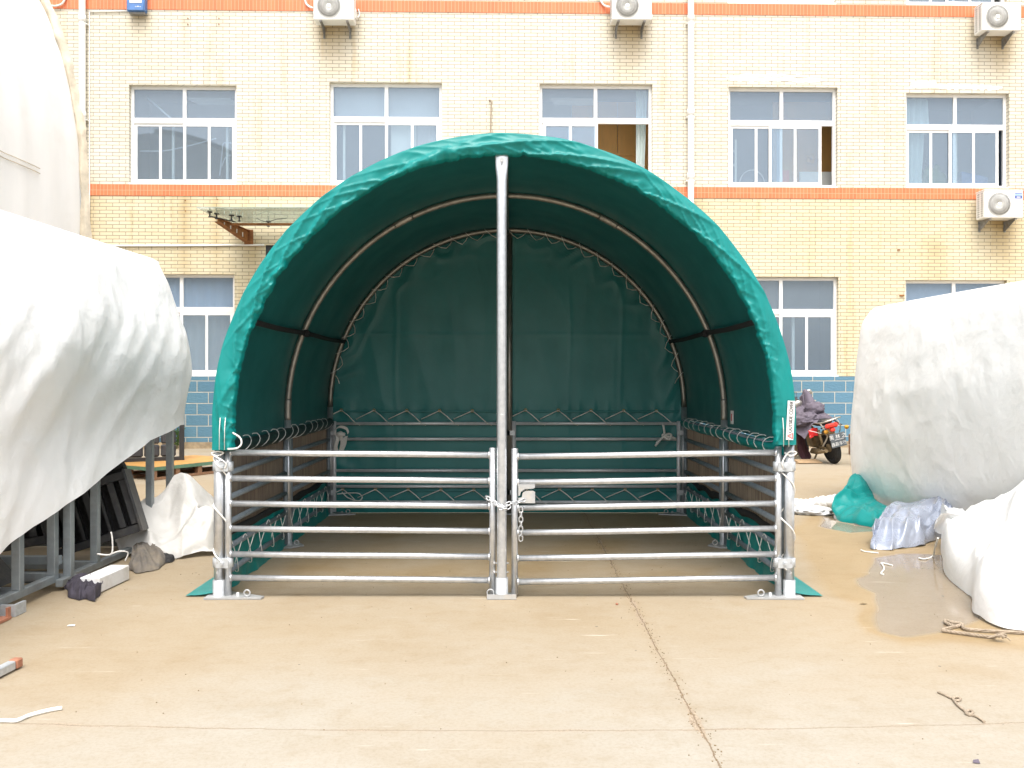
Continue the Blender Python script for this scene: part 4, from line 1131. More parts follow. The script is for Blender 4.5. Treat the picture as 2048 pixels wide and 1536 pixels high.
# small printed tag on the inside of the right wall
m = MB(); c = Vector((CX+R0+.008, 7.45, 1.13)); m.bb(c+Vector((-.006, -.04, -.055)), c+Vector((.0, .04, .055)))
tg = part('printed_tag', m, M['sticker_white'], sh); m = MB(); m.bb(c+Vector((-.0085, -.012, -.03)), c+Vector((-.006, .012, .03))); part('red_mark', m, M['red'], tg)

# chains -----------------------------------------------------------------
def chain(pts, link=.034, wid=.010, r=.0036):
    P = spline(pts, 12); L = [0]
    for a, b in zip(P, P[1:]): L.append(L[-1]+(b-a).length)
    m = MB(); pitch = link*.78; n = int(L[-1]/pitch); rng = 0
    for k in range(n):
        d = (k+.5)*pitch
        i = max(q for q in range(len(L)-1) if L[q] <= d) if d > 0 else 0
        t = (P[i+1]-P[i]).normalized(); c = P[i]+t*(d-L[i])
        up = Vector((0, -1, 0)) if abs(t.y) < .8 else Vector((0, 0, 1))
        w = t.cross(up).normalized(); u2 = t.cross(w)
        w = w if k % 2 == 0 else (w*.35+u2*.95).normalized()
        a = link/2-wid
        ring = [c+t*(a+wid*math.cos(q))+w*wid*math.sin(q) for q in [-PI/2+PI*j/6 for j in range(7)]]+[c-t*(a+wid*math.cos(q))-w*wid*math.sin(q) for q in [-PI/2+PI*j/6 for j in range(7)]]
        m.tube(ring, r, 6, closed=True)
    return m
yc = YF-.02
o = (px, yc, .64)
m = chain([(.085, yc-.012, .652), (.03, yc-.04, .640), (-.02, yc-.06, .636), (-.06, yc-.062, .612), (-.10, yc-.05, .632), (-.16, yc-.035, .668), (-.165, yc+.03, .67), (-.12, yc+.04, .65), (-.10, yc-.052, .618), (-.05, yc-.070, .600), (-.01, yc-.055, .618)])
solo('gate_chain', m, M['galv'], 'bright chain looped round the centre post, holding the two gates shut', 'chain', o)
m = chain([(.058, yc-.008, .60), (.059, yc-.022, .55), (.058, yc-.024, .45), (.058, yc-.02, .355)], .040, .012, .004)
solo('gate_chain', m, M['plate'], 'loose end of chain hanging under the latch plate of the right gate', 'chain', (.058, yc-.01, .60))
# webbing strap and rope tied on the back rails
def ribbon(m, pts, w, wd=(0, 0, 1), th=.003):
    P = spline(pts, 8); W_ = Vector(wd)*w
    for a, b in zip(P, P[1:]):
        m.quad(a-W_/2, b-W_/2, b+W_/2, a+W_/2)
        o_ = Vector((0, th, 0)); m.quad(a-W_/2+o_, a+W_/2+o_, b+W_/2+o_, b-W_/2+o_)
c = at(682, 872, YR-.06)
m = MB()
ribbon(m, [c+Vector(v) for v in ((-.05, 0, .0), (-.06, -.01, .06), (-.01, -.02, .10), (.06, -.02, .08), (.08, -.01, .03))], .03, (.5, 0, .85))
ribbon(m, [c+Vector(v) for v in ((-.05, -.01, .03), (-.03, -.03, -.03), (-.05, -.03, -.12), (-.02, -.03, -.19))], .04, (1, 0, .1))
ribbon(m, [c+Vector(v) for v in ((-.02, -.02, .03), (.02, -.04, -.05), (.0, -.04, -.18), (.04, -.03, -.10), (.06, -.03, .0))], .035, (1, 0, .2))
m.blob(c+Vector((.0, -.02, .02)), (.05, .025, .03), .3, 3, 16, 10, 2)
solo('webbing_strap', m, M['rope'], 'grey webbing strap knotted on the back rails at the left inside the shelter', 'strap', c)
c = at(1332, 875, YR-.06); m = MB()
m.tube(spline([c+Vector(v) for v in ((-.10, 0, -.06), (-.05, -.02, -.01), (.0, -.03, .01), (.07, -.01, .0), (.1, 0, -.02))]), .014, 8)
m.tube(spline([c+Vector(v) for v in ((-.03, 0, .14), (-.02, -.01, .05), (-.04, -.02, .02), (.03, -.03, -.02), (.05, -.02, .03), (-.01, -.03, .03), (-.12, -.02, -.09))]), .012, 8)
solo('knotted_rope', m, M['rope'], 'white rope knotted round the back rail at the right inside the shelter', 'rope', c)
c = at(712, 990, YR-.05); m = MB()
m.tube(spline([c+Vector(v) for v in ((-.2, 0, .01), (-.1, 0, .02), (.02, -.01, .02), (.07, -.02, -.02), (.03, -.02, -.06), (-.08, -.01, -.03), (-.15, 0, .03))]), .006, 6)
solo('rope_loop', m, M['rope'], 'loop of thin white rope on the lowest back rail at the left, inside the shelter', 'rope', c)
# ---------------------------------------------------------------- white tent at the far left
t_x, t_y0, t_y1 = -5.87, 7.6, 12.0
prof = [(-13.8, 0), (-13.8, 2.0), (-13.8, 4.4), (-13.55, 5.6), (-12.9, 6.8), (-11.7, 7.9), (-9.85, 8.4), (-8.0, 7.95), (-7.0, 7.3), (-6.42, 6.6), (-6.11, 5.8), (-5.94, 5.0), (-5.87, 4.2), (-5.86, 2.4), (-5.86, 1.0), (-5.86, 0)]
PP = spline([(a, 0, b) for a, b in prof], 8)
def tsurf(u, v):
    i = u*(len(PP)-1); k = min(int(i), len(PP)-2); p = PP[k].lerp(PP[k+1], i-k); y = lerp(t_y0, t_y1, v)
    d = .02*fbm(y*.8, p.z*.5, 2)+.012*(ridge(y*1.6, p.z*.25, 5)-.5)
    return (p.x+d, y, p.z)
tent = thing('white_tent', 'tall white arched storage tent standing at the far left in front of the facade', 'tent', (t_x, t_y1, 0))
m = MB(); m.grid(150, 46, tsurf); part('tent_cover', m, M['tent'], tent)
m = MB()
for zz in (4.06, 4.0): m.tube([(-5.846+.02*fbm(y*.8, zz*.5, 2)+.012*(ridge(y*1.6, zz*.25, 5)-.5), y, zz+.012*nz(y*3, zz)) for y in [lerp(t_y0, 10.98, k/30) for k in range(31)]], .006, 5)
part('seam', m, M['tent_rim'], tent)
def rimf(u, v):
    i0 = .40; i = lerp(i0, .868, u)*(len(PP)-1); k = min(int(i), len(PP)-2); p = PP[k].lerp(PP[k+1], i-k); q = (PP[k+1]-PP[k]).normalized()
    n_ = Vector((q.z, 0, -q.x))*-1
    if n_.x < 0 and p.x > -9: n_ = -n_
    tail = sstep(.88, 1.0, u)
    w = lerp(-.015, .115+.03*nz(u*17, 3)+.03*tail, v)
    bel = .05*math.sin(PI*v)
    a = p+n_*w
    return (a.x+.12*tail*v+.02*nz(u*30, v*2), t_y1+.03-bel*(1+nz(u*22, v*2, 3)), a.z+.02*nz(u*26, v, 8))
m = MB(); m.grid(170, 9, rimf); part('rolled_hem', m, M['tent_rim'], tent)
m = MB(); m.box((t_x+.02, t_y1+.03, 2.3), (.05, .05, 4.6)); part('edge_pole', m, M['galv_dull'], tent)
m = MB(); m.poly([(p.x, t_y1-.05, p.z) for p in PP]); part('end_wall', m, M['tent'], tent)

# ---------------------------------------------------------------- draped tarpaulins
def drape(path, inset, top, spine, k_fold, seed, mat, nu=260, nv=56, fold=.05, flip=1, bot=.05, sharp=1.0, topz=.08):
    P = spline([(a, b, 0) for a, b, c in path], 14, closed=True)
    Z = []
    n = len(path)
    for i in range(n):
        for q in range(14): Z.append(lerp(path[i][2], path[(i+1) % n][2], q/14))
    L = [0]
    for a, b in zip(P, P[1:]+P[:1]): L.append(L[-1]+(b-a).length)
    N_ = len(P)
    def fn(u, v):
        d = (u % 1.0)*L[-1]
        lo, hi = 0, N_-1
        while lo < hi:
            mid = (lo+hi+1)//2
            if L[mid] <= d: lo = mid
            else: hi = mid-1
        f = (d-L[lo])/max(1e-9, L[lo+1]-L[lo]); a = P[lo]; b = P[(lo+1) % N_]
        p = a.lerp(b, f); zb = lerp(Z[lo], Z[(lo+1) % N_], f)
        tg = (P[(lo+2) % N_]-P[lo-1]).normalized(); nn = Vector((tg.y, -tg.x, 0))*flip
        vs = .72
        if v < vs:
            k = v/vs; z = lerp(zb, top, k**.92); ins = smooth_interp(inset, z)
            ins += bot*max(0, 1-(z-zb)/.35)**2
            c = d-k_fold*z
            amp = fold*sstep(top-.1, top-1.0, z)
            w = amp*(1.2*(ridge(c*.42, seed, .3)-.5)+.6*nz(c*1.1, seed+4, z*.3)+.35*(ridge(c*1.9, seed+8, z*.5)-.5))
            w += .022*fbm(p.x*1.1+seed, p.y*1.1, z*1.1, 2)*sharp
            loc = sstep(.42, .62, fbm(d*.6+seed, z*.7, 4, 2)+.5)
            w += .010*sharp*loc*(ridge(d*3.2+seed, z*2.2, 1)-.5)+.004*sharp*(crease(d*7+seed, z*5, 4)-.4)
            q = p+nn*(w-ins)
            if k < .02: q += nn*.0
            return (q.x, q.y, z+.018*nz(d*2.2, seed+2, 5)*(1-k))
        k = (v-vs)/(1-vs); ins = smooth_interp(inset, top)
        e = p-nn*ins
        s = Vector((spine[0], max(spine[1], min(spine[2], e.y)), 0))
        kk = k**1.2
        q = e.lerp(s, kk)
        return (q.x, q.y, top+topz*math.sin(kk*PI/2)+.02*fbm(q.x*1.5+seed, q.y*1.5, 1)*min(1, k*4))
    m = MB(); m.grid(nu, nv, fn, closed_u=True)
    return m
LP = [(-3.06, 3.4, .12), (-3.045, 4.4, .22), (-3.03, 5.3, .405), (-3.0, 6.4, .66), (-2.985, 7.5, .93), (-2.985, 8.15, 1.03), (-3.12, 8.5, 1.02), (-3.6, 8.62, .9), (-4.6, 8.65, .8), (-5.5, 8.5, .5), (-5.6, 7.5, .2), (-5.6, 4, .15), (-5.4, 3.3, .15), (-4.2, 3.2, .12), (-3.3, 3.2, .12)]
LI = [(0, .0), (.6, .02), (1.0, .09), (1.25, .06), (1.58, .0), (1.96, .07), (2.16, .15), (2.45, .24), (2.53, .29), (2.56, .34)]
m = drape(LP, LI, 2.55, (-4.4, 4.6, 7.4), 1.15, 3.1, M['white_tarp'], nu=420, nv=80, fold=.055, bot=.0)
solo('white_tarpaulin', m, M['white_tarp'], 'huge white tarpaulin draped over steel stands at the left, its lower edge slanting upward', 'tarpaulin', (-3.05, 5.3, 0))
RP = [(4.10, 3.9, .05), (4.05, 5.2, .05), (4.02, 6.6, .36), (4.0, 7.3, .36), (3.96, 8.0, .22), (3.92, 8.9, .06), (3.9, 9.8, .02), (3.94, 10.25, .01), (4.2, 10.6, .01), (5.0, 10.75, .01), (6.6, 10.7, .01), (7.2, 10.2, .01), (7.2, 5, .01), (6.9, 3.9, .01), (5.4, 3.7, .01)]
RI = [(0, .08), (.12, .06), (.44, .02), (.91, 0), (1.38, .02), (1.9, .09), (2.1, .12), (2.22, .17), (2.28, .25), (2.31, .34)]
m = drape(RP, RI, 2.27, (5.6, 5.2, 9.4), -.55, 11.7, M['white_tarp'], nu=420, nv=80, fold=.035, flip=-1, bot=.06, topz=.05, sharp=1.0)
solo('white_tarpaulin', m, M['white_tarp'], 'huge white tarpaulin covering a tall load at the right, standing behind the silver sheet', 'tarpaulin', (4.0, 8.0, 0))

def crumple(c, sx, sy, h, seed, rot=0.0, n=46, peaks=(), fr=3.0, rag=.22, amp=.3, base=.006):
    c = Vector(c); cr, sr = math.cos(rot), math.sin(rot); m = MB()
    def fn(u, v):
        a, b = u*2-1, v*2-1
        # square to disc-ish
        x = a*math.sqrt(1-b*b*.42); y = b*math.sqrt(1-a*a*.42); r = math.hypot(x, y)
        ang = math.atan2(y, x)
        k = 1+rag*fbm(math.cos(ang)*1.6+seed, math.sin(ang)*1.6, seed)*sstep(.2, 1, r)
        X, Y = x*k*sx, y*k*sy
        prof_ = max(0.0, 1-r*r)**.55
        z = h*prof_*(.62+.55*fbm(X*fr+seed, Y*fr, 2))
        for (ox, oy, hh, w) in peaks: z += hh*math.exp(-((X-ox)**2+(Y-oy)**2)/(w*w))**.7
        z += amp*h*(2.0*crease(X*fr*.9+seed+Y*.5, Y*fr*.6, 3)-.7)*min(1, prof_*1.6+.12)+amp*.5*h*(1.6*crease(X*fr*2.3+seed, Y*fr*1.7-X, 9)-.6)*min(1, prof_+.25)
        px_ = .06*nz(X*fr*2+seed, Y*fr*2, 1)*min(sx, sy); py_ = .06*nz(X*fr*2, Y*fr*2+seed, 7)*min(sx, sy)
        X += px_*2; Y += py_*2
        return (c.x+X*cr-Y*sr, c.y+X*sr+Y*cr, c.z+max(base+.004*abs(nz(X*20, Y*20, seed)), z))
    m.grid(n, n, fn); return m

def ruled(E, B, bulge, seed, amp=.05, lip=.12, nu=90, nv=50, fr=2.2, droop=.0):
    E = spline(E, 12); B = spline(B, 12); m = MB()
    def pick(P, u):
        i = u*(len(P)-1); k = min(int(i), len(P)-2); return P[k].lerp(P[k+1], i-k)
    def fn(u, v):
        e, b = pick(E, u), pick(B, u); p = e.lerp(b, v); q = min(v/lip, 1.0)
        up = bulge*math.sqrt(max(0.0, 1-(1-q)**2))*(1-v)**.8
        k = min(1.0, .15+v*4)*min(1, .25+(1-v)*3)
        w = amp*(1.5*crease(p.x*fr+seed, p.y*fr*.7+p.x*.8, seed)-.6)+amp*.55*(1.4*crease(p.x*fr*2.6, p.y*fr*2.2+seed, 4)-.6)+amp*.9*fbm(p.x*1.3+seed, p.y*1.3, 3, 2)
        w += amp*.8*(ridge(u*7+seed, v*1.4, 6)-.5)
        o = Vector((nz(u*9+seed, v*4, 2), nz(u*9, v*4+seed, 5), 0))*amp*.5*(1-v)
        return (p.x+o.x, p.y+o.y, max(.005, p.z+up*(1+.35*nz(u*6+seed, 1.0))+w*k))
    m.grid(nu, nv, fn); return m
g = Vector((-2.86, 7.75, 0))
m = crumple(g, .56, .62, .24, 2.7, .2, 120, [(.0, .16, .20, .16), (-.34, .14, .22, .3), (.20, -.25, .12, .22), (.2, .2, .10, .2)], 2.2, .10, .75)
solo('small_tarpaulin', m, M['old_tarp'], 'small crumpled white sheet heaped on the ground beside the steel posts, left of the shelter', 'sheet', g)
g = gnd(1835, 1085)+Vector((.19, .22, 0))
m = ruled([gnd(1742, 1092, .02), gnd(1752, 1099, .005), gnd(1790, 1099, .005), gnd(1832, 1094, .005), gnd(1868, 1082, .005), gnd(1912, 1066, .01)],
          [gnd(1758, 1042, .16), at(1782, 1008, 8.7), at(1826, 1006, 8.6), at(1868, 992, 8.4), at(1902, 984, 8.2), at(1925, 1000, 7.9)], .06, 5.6, .085, .2, 130, 90, 2.6)
solo('silver_sheet', m, M['silver'], 'crumpled silver grey plastic sheet lying at the foot of the right white tarpaulin', 'sheet', g)
g = gnd(1725, 1040)+Vector((.1, .2, 0))
m = ruled([at(1702, 958, 9.9), at(1684, 984, 9.5), gnd(1664, 1010, .13), gnd(1676, 1040, .01), gnd(1722, 1050, .01), gnd(1780, 1062, .01)],
          [at(1745, 962, 10.0), at(1745, 985, 9.7), at(1752, 1000, 9.5), at(1760, 1006, 9.3), at(1775, 1012, 9.1), at(1800, 1025, 8.8)], .07, 3.7, .06, .25, 90, 60, 2.8)
solo('green_sheet', m, M['green'], 'folded green plastic sheet on the ground under the left edge of the right white tarpaulin', 'sheet', g)
# big white bundle bottom right
g = Vector((3.9, 6.0, 0))
m = ruled([gnd(1880, 1062, .10), gnd(1884, 1085, .03), gnd(1884, 1112, .01), gnd(1893, 1145, .01), gnd(1922, 1181, .01), gnd(1946, 1202, .01), gnd(1956, 1231, .01), gnd(1985, 1249, .01), gnd(2048, 1264, .01), (3.28, 4.86, .01), (3.62, 4.62, .01), (4.0, 4.45, .01), (4.4, 4.5, .01)],
          [at(1912, 1030, 7.5), at(1935, 1022, 7.4), at(1960, 1014, 7.3), at(1985, 1004, 7.2), at(2005, 994, 7.1), at(2025, 982, 6.95), at(2045, 965, 6.8), at(2065, 950, 6.6), (3.98, 6.2, .78), (4.06, 5.7, .76), (4.14, 5.3, .66), (4.22, 5.0, .5), (4.3, 4.8, .3)], .24, 5.3, .07, .16, 150, 80, 1.7)
bd = solo('white_bundle', m, M['white_tarp'], 'crumpled skirt of white sheeting spread on the ground in the right foreground', 'sheet', g)
m = ruled([gnd(1872, 1046, .22), gnd(1868, 1058, .14), gnd(1880, 1068, .12), gnd(1905, 1072, .14)], [at(1925, 1030, 7.3), at(1935, 1034, 7.2), at(1945, 1038, 7.1), at(1955, 1042, 7.0)], .05, 8.2, .03, .3, 40, 24, 4.0)
part('loose_flap', m, M['white_tarp'], bd)
# green tarp seen beyond, beside the motorcycle
g = Vector((6.05, 14.6, 0)); m = MB()
m.grid(30, 30, lambda u, v: (lerp(5.62, 7.0, u)+.28*v*(1-u)+.03*fbm(u*3, v*3, 2), 14.6+.6*u+.05*fbm(u*4, v*2, 7), .06+.95*v))
solo('green_tarpaulin', m, M['green'], 'green tarpaulin hanging at the back between the motorcycle and the right white tarpaulin', 'tarpaulin', g)

# ---------------------------------------------------------------- steel frames at the left
def frame(label, xr, xl, ys, zb, tops, cross, y_from=None, y_to=None):
    t = thing('steel_stand', label, 'steel stand', (xr, ys[0], 0), group='grey steel stands under the left tarpaulin')
    w = .056
    for y, tp in zip(ys, tops):
        for x in (xr, xl):
            m = MB(); m.box((x, y, (zb+.05+tp)/2), (w, w, tp-zb-.05), bev=.004); part('post', m, M['steel_tube'], t)
    ya = ys[0]-.03 if y_from is None else y_from; yb = ys[-1]+.03 if y_to is None else y_to
    for x in (xr, xl):
        m = MB(); m.box((x+.002, (ya+yb)/2, zb+.025), (w*.9, yb-ya, .052), bev=.004); part('bottom_rail', m, M['steel_tube'], t)
    for y, z in cross:
        m = MB(); m.box(((xr+xl)/2, y, z), (xr-xl-w*.9, .05, .06), bev=.004); part('cross_rail', m, M['steel_tube'], t)
    return t
X_ = -3.15
fa = frame('nearest grey steel stand under the left tarpaulin, on orange feet at the left picture edge', X_, -4.95, [5.64, 6.07], .06, [.56, .66], [(6.07, .10), (4.4, .10)], 3.7, 6.10)
m = MB(); m.bb((-3.17, 4.98, .003), (-3.03, 5.36, .018)); m.bb((-3.125, 5.02, .018), (-3.11, 5.32, .075)); m.bb((-3.05, 5.33, .018), (-3.035, 5.36, .075)); part('orange_foot', m, M['orange_paint'], fa)
m = MB(); m.bb((-3.05, 5.40, .003), (-3.03, 5.52, .074)); m.bb((-3.13, 5.40, .003), (-3.05, 5.42, .074)); part('channel_foot', m, M['galv_dull'], fa)
frame('second grey steel stand under the left tarpaulin, post just left of the purple rag', X_+.05, -4.9, [6.19], .03, [.62], [(6.19, .06), (6.13, .20)], 6.05, 6.25)
frame('third grey steel stand under the left tarpaulin, beside the black slatted attachment', X_-.0, -4.9, [6.69, 7.70], .02, [.80, 1.02], [(6.69, .05), (7.6, .05)], 6.3, 7.75)
frame('farthest grey steel stand under the left tarpaulin, its post rising from the small white sheet', X_-.0, -4.9, [8.15], .02, [1.06], [(8.15, .05)], 7.9, 8.35)
m = MB(); m.box((-4.0, 5.78, .06), (1.5, .22, .018)); m.box((-4.0, 5.86, .03), (1.5, .05, .05)); m.box((-4.0, 5.7, .03), (1.5, .05, .05)); m.box((-3.35, 5.78, .028), (.09, .24, .05))
solo('grey_board', m, M['galv_dull'], 'flat grey metal tray under the nearest steel stand at the left', 'tray', (-4.0, 5.8, 0))

def attachment(label, loc, rz, ry, s=1.0):
    t = thing('slatted_attachment', label, 'attachment', loc, rz); t.rotation_euler = (math.radians(-6), ry, rz)
    Wd, H, D = .66*s, .50*s, .20*s; w = .045*s
    m = MB()
    for z in (w/2, H-w*.7): m.box((0, 0, z), (Wd, D*.5, w*1.4), bev=.004)
    for x in (-Wd/2+w/2, Wd/2-w/2): m.box((x, 0, H/2), (w*1.8, D*.45, H-w*2.8), bev=.004)
    m.box((Wd/2+.012, .0, H/2), (.02, D*1.3, H*1.04), bev=.004); m.box((-Wd/2-.012, .0, H/2), (.02, D*1.3, H*1.04), bev=.004)
    part('frame', m, M['black'], t, local=True)
    for k in range(5):
        m = MB(); x = lerp(-Wd/2+.13*s, Wd/2-.13*s, k/4); m.box((x, -.01, H/2), (.022*s if k % 2 else .05*s, D*.3, H-w*2.8)); part('slat', m, M['black'], t, local=True)
    m = MB(); m.box((0, D*.55, H/2), (Wd*.96, .012, H*.92)); part('back_plate', m, M['black_rubber'], t, local=True)
    m = MB(); m.lathe([(.05*s, -Wd*.5), (.055*s, -Wd*.45), (.055*s, Wd*.45), (.05*s, Wd*.5)], (0, D*.35, H+.03*s), 'x', 16); m.box((Wd*.38, D*.2, H+.05*s), (.16*s, .12*s, .05*s), bev=.01); part('roller', m, M['black_rubber'], t, local=True)
    return t
attachment('black slatted steel attachment leaning sideways behind the third steel stand', (-3.32, 7.15, .13), math.radians(14), math.radians(-17), 1.0)
attachment('second black slatted attachment deep in the shade under the left tarpaulin', (-3.95, 6.9, .12), math.radians(20), math.radians(-8), 1.05)
m = MB(); m.prism([(-3.45, 5.6, .12), (-3.28, 5.6, .12), (-3.5, 5.6, .36), (-3.56, 5.6, .36)], (0, .3, 0)); m.box((-3.6, 5.75, .24), (.25, .28, .22), bev=.01)
solo('steel_wedge', m, M['black'], 'black steel blade under the nearest steel stand at the left picture edge', 'machine part', (-3.4, 5.6, .12))

m = MB(); m.box((0, 0, .055), (.14, .42, .105), bev=.006)
o = solo('foam_block', m, M['foam'], 'long white block on the ground beside the purple rag and the steel frame', 'block'); o.location = (-2.845, 6.19, .003); o.rotation_euler = (0, 0, -.05)
g = gnd(167, 1197); m = ruled([gnd(130, 1176, .03), gnd(137, 1193, .005), gnd(155, 1200, .005), gnd(172, 1198, .005), gnd(188, 1203, .005), gnd(199, 1192, .005), gnd(206, 1176, .02)], [at(136, 1162, 5.98), at(148, 1150, 6.08), at(165, 1146, 6.12), at(184, 1150, 6.10), at(198, 1156, 6.06), at(206, 1168, 6.0)], .045, 2.6, .034, .35, 80, 50, 5.5)
solo('purple_rag', m, M['rag_purple'], 'dark purple rag bunched against the white block', 'rag', g)
g = gnd(300, 1138)
m = ruled([gnd(258, 1138, .01), gnd(275, 1146, .005), gnd(297, 1143, .005), gnd(318, 1137, .005), gnd(332, 1122, .01), gnd(326, 1108, .03)], [at(268, 1092, 7.3), at(272, 1084, 7.4), at(280, 1080, 7.45), at(292, 1080, 7.45), at(302, 1086, 7.4), at(310, 1096, 7.3)], .05, 6.3, .028, .3, 80, 50, 3.2)
solo('grey_rag', m, M['rag_grey'], 'grey and brown rag hanging off the end of the third steel stand', 'rag', g)
g = gnd(322, 1125); m = crumple(g+Vector((.02, .04, 0)), .07, .10, .07, 9.2, .3, 30, (), 9, .3, .5)
solo('black_cloth', m, M['black_rubber'], 'small black cloth on the ground right of the grey rag', 'rag', g)
g = at(222, 1108, 6.4); m = MB(); m.tube(spline([g+Vector((-.1, 0, .0)), g, g+Vector((.01, 0, .10)), g+Vector((.0, 0, .16))]), .006, 6); m.tube(spline([g, g+Vector((.06, 0, .02)), g+Vector((.1, .05, .0)), g+Vector((.08, .05, -.06))]), .005, 6)
solo('wire_tie', m, M['rope'], 'white wire twisted round the bottom rail of the third steel stand', 'wire', g)

# pallet and framed panel behind
c0 = Vector((-5.11, 12.58, 0)); d1 = Vector((.50, .866, 0)); d2 = Vector((-.866, .50, 0)); rzp = math.atan2(d1.y, d1.x)
R_ = Matrix.Rotation(rzp, 3, 'Z'); L1, L2 = 1.7, 1.15
pc = c0+d1*L1/2+d2*L2/2
t = thing('pallet', 'low wooden pallet with an orange plywood top and green edge, left of the shelter', 'pallet', pc)
def bxp(m, a, b, z, sa, sb, sz): m.box(c0+d1*a+d2*b+Vector((0, 0, z)), (sa, sb, sz), R_)
m = MB(); bxp(m, L1/2, L2/2, .188, L1-.03, L2-.03, .012); part('plywood_top', m, M['ply'], t)
m = MB(); bxp(m, L1/2, .011, .165, L1, .022, .05); bxp(m, .011, L2/2, .165, .022, L2-.044, .05); bxp(m, L1/2, L2-.011, .165, L1, .022, .05); bxp(m, L1-.011, L2/2, .165, .022, L2-.044, .05); part('green_edge', m, M['green_paint'], t)
m = MB()
for b in (.05, L2/2, L2-.05):
    bxp(m, L1/2, b, .022, L1, .09, .035)
    for a in (.05, .45, .85, 1.25, L1-.05): bxp(m, a, b, .09, .07, .08, .10)
part('bearer', m, M['wood'], t)
p0, p1 = Vector((-5.86, 13.38, .19)), Vector((-5.12, 13.72, .19)); dd = (p1-p0).normalized(); rz = math.atan2(dd.y, dd.x); Rz = Matrix.Rotation(rz, 3, 'Z'); Lp = (p1-p0).length
t = thing('framed_panel', 'black framed grey quilted panel standing on the pallet under the tarpaulin edge', 'panel', (p0+p1)/2)
m = MB(); mid = (p0+p1)/2
for q, s in ((p0, 1), (p1, -1)): m.box(q+Vector((0, 0, .55)), (.07, .08, 1.1), Rz)
for z in (.03, 1.07): m.box(mid+Vector((0, 0, z)), (Lp-.07, .07, .06), Rz)
part('frame', m, M['black'], t)
for i in range(3):
    for j in range(5):
        m = MB(); m.box(p0+dd*(.15+i*.235)+Vector((0, 0, .16+j*.2)), (.22, .06, .19), Rz, bev=.025); part('cushion', m, M['panel_grey'], t)
for k, (x, y, h, lab) in enumerate([(361, 884, .55, 'green weed growing at the foot of the blue wall behind the framed panel'), (347, 872, .9, 'taller green weed behind the framed panel at the foot of the wall')]):
    c = wworld(wp(x, 800)[0], -.25, 0); m = MB(); rr = random.Random(k)
    st_ = MB()
    for q in range(5):
        e = Vector((rr.uniform(-.12, .12), rr.uniform(-.1, .1), h*rr.uniform(.7, 1.0))); st_.tube([c, c+e*.5+Vector((.02, 0, 0)), c+e], .006, 5)
        for w in range(14):
            p = c+e*rr.uniform(.2, 1.0); d = Vector((rr.uniform(-1, 1), rr.uniform(-1, 1), rr.uniform(-.2, .8))).normalized()*.09; n_ = d.cross(Vector((rr.uniform(-1, 1), 1, .4))).normalized()*.022
            m.quad(p, p+d*.5+n_, p+d, p+d*.5-n_)
    t = thing('weed', lab, 'weed', c); part('stem', st_, M['leaf'], t); part('leaves', m, M['leaf'], t)

# ---------------------------------------------------------------- motorcycle
bk = gnd(1669, 927)
t = thing('motorcycle', 'old motorcycle with purple quilt and basket parked by the blue wall', 'motorcycle', bk)
t.rotation_euler = (0, math.radians(-13), math.radians(6))
def wheel(y):
    m = MB(); R = .285
    m.lathe([(R-.085, -.03), (R-.05, -.048), (R-.018, -.045), (R, -.02), (R, .02), (R-.018, .045), (R-.05, .048), (R-.085, .03)], (0, y, R), 'x', 40)
    w = part('tyre', m, M['black_rubber'], t, local=True)
    m = MB(); m.tube([(0, y+(R-.085)*math.cos(q*PI/20), R+(R-.085)*math.sin(q*PI/20)) for q in range(40)], .026, 8, closed=True)
    m.lathe([(.06, -.06), (.075, -.05), (.075, .05), (.06, .06)], (0, y, R), 'x', 16)
    for q in range(18):
        a = q*PI/9; m.tube([(.04*(-1) ** q, y, R), (0, y+(R-.09)*math.cos(a), R+(R-.09)*math.sin(a))], .004, 4)
    part('rim', m, M['mud'], w, local=True)
wheel(0); wheel(1.25)
m = MB()
m.tube(spline([(0, -.30, .50), (0, -.2, .60), (0, 0, .645), (0, .22, .60)]), .012, 6)
m.grid(16, 9, lambda u, v: ((v-.5)*.13, .33*math.cos(PI*(.18+.75*u))*-1+.0, .285+.335*math.sin(PI*(.18+.75*u))-.4*(v-.5)**2))
part('rear_fender', m, M['mud'], t, local=True)
m = MB()
m.tube(spline([(.0, 1.08, .92), (0, .6, .62), (0, .3, .45), (0, 0, .30)]), .025, 8); m.tube(spline([(.0, 1.08, .90), (0, .8, .35), (0, .4, .24), (0, .25, .35)]), .022, 8)
for s in (-.075, .075): m.tube([(s, 1.12, .95), (s, 1.25, .29)], .02, 8); m.tube([(s*1.2, .30, .30), (s*1.2, 0, .285)], .018, 8)
for s in (-.12, .12): m.tube([(s, .02, .31), (s*1.05, .06, .62)], .022, 8)
part('frame', m, M['mud'], t, local=True)
m = MB(); m.box((0, .55, .38), (.22, .32, .24), bev=.04); m.lathe([(.06, -.09), (.08, -.07), (.08, .07), (.06, .09)], (0, .68, .45), 'x', 16); m.box((-.14, .28, .24), (.07, .34, .07), bev=.02); part('engine', m, M['mud'], t, local=True)
m = MB(); m.tube(spline([(-.14, .5, .2), (-.17, .2, .22), (-.18, -.2, .28)]), [.03]*17, 10); part('exhaust', m, M['mud'], t, local=True)
m = MB(); m.tube([(-.10, .35, .2), (-.26, .28, .03), (-.36, .22, .02)], .016, 6); m.box((-.36, .2, .045), (.20, .09, .02)); part('side_stand', m, M['mud'], t, local=True)
m = MB(); m.box((-.02, .22, .73), (.24, .62, .10), bev=.04); part('seat', m, M['black_rubber'], t, local=True)
m = MB()
m.tube(spline([(-.17, .1, .74), (-.18, -.18, .76), (-.10, -.30, .78), (.10, -.30, .80), (.18, -.18, .78), (.17, .1, .75)]), .013, 6)
for x in (-.07, 0, .07): m.tube([(x, -.29, .79), (x, 0, .77)], .009, 6)
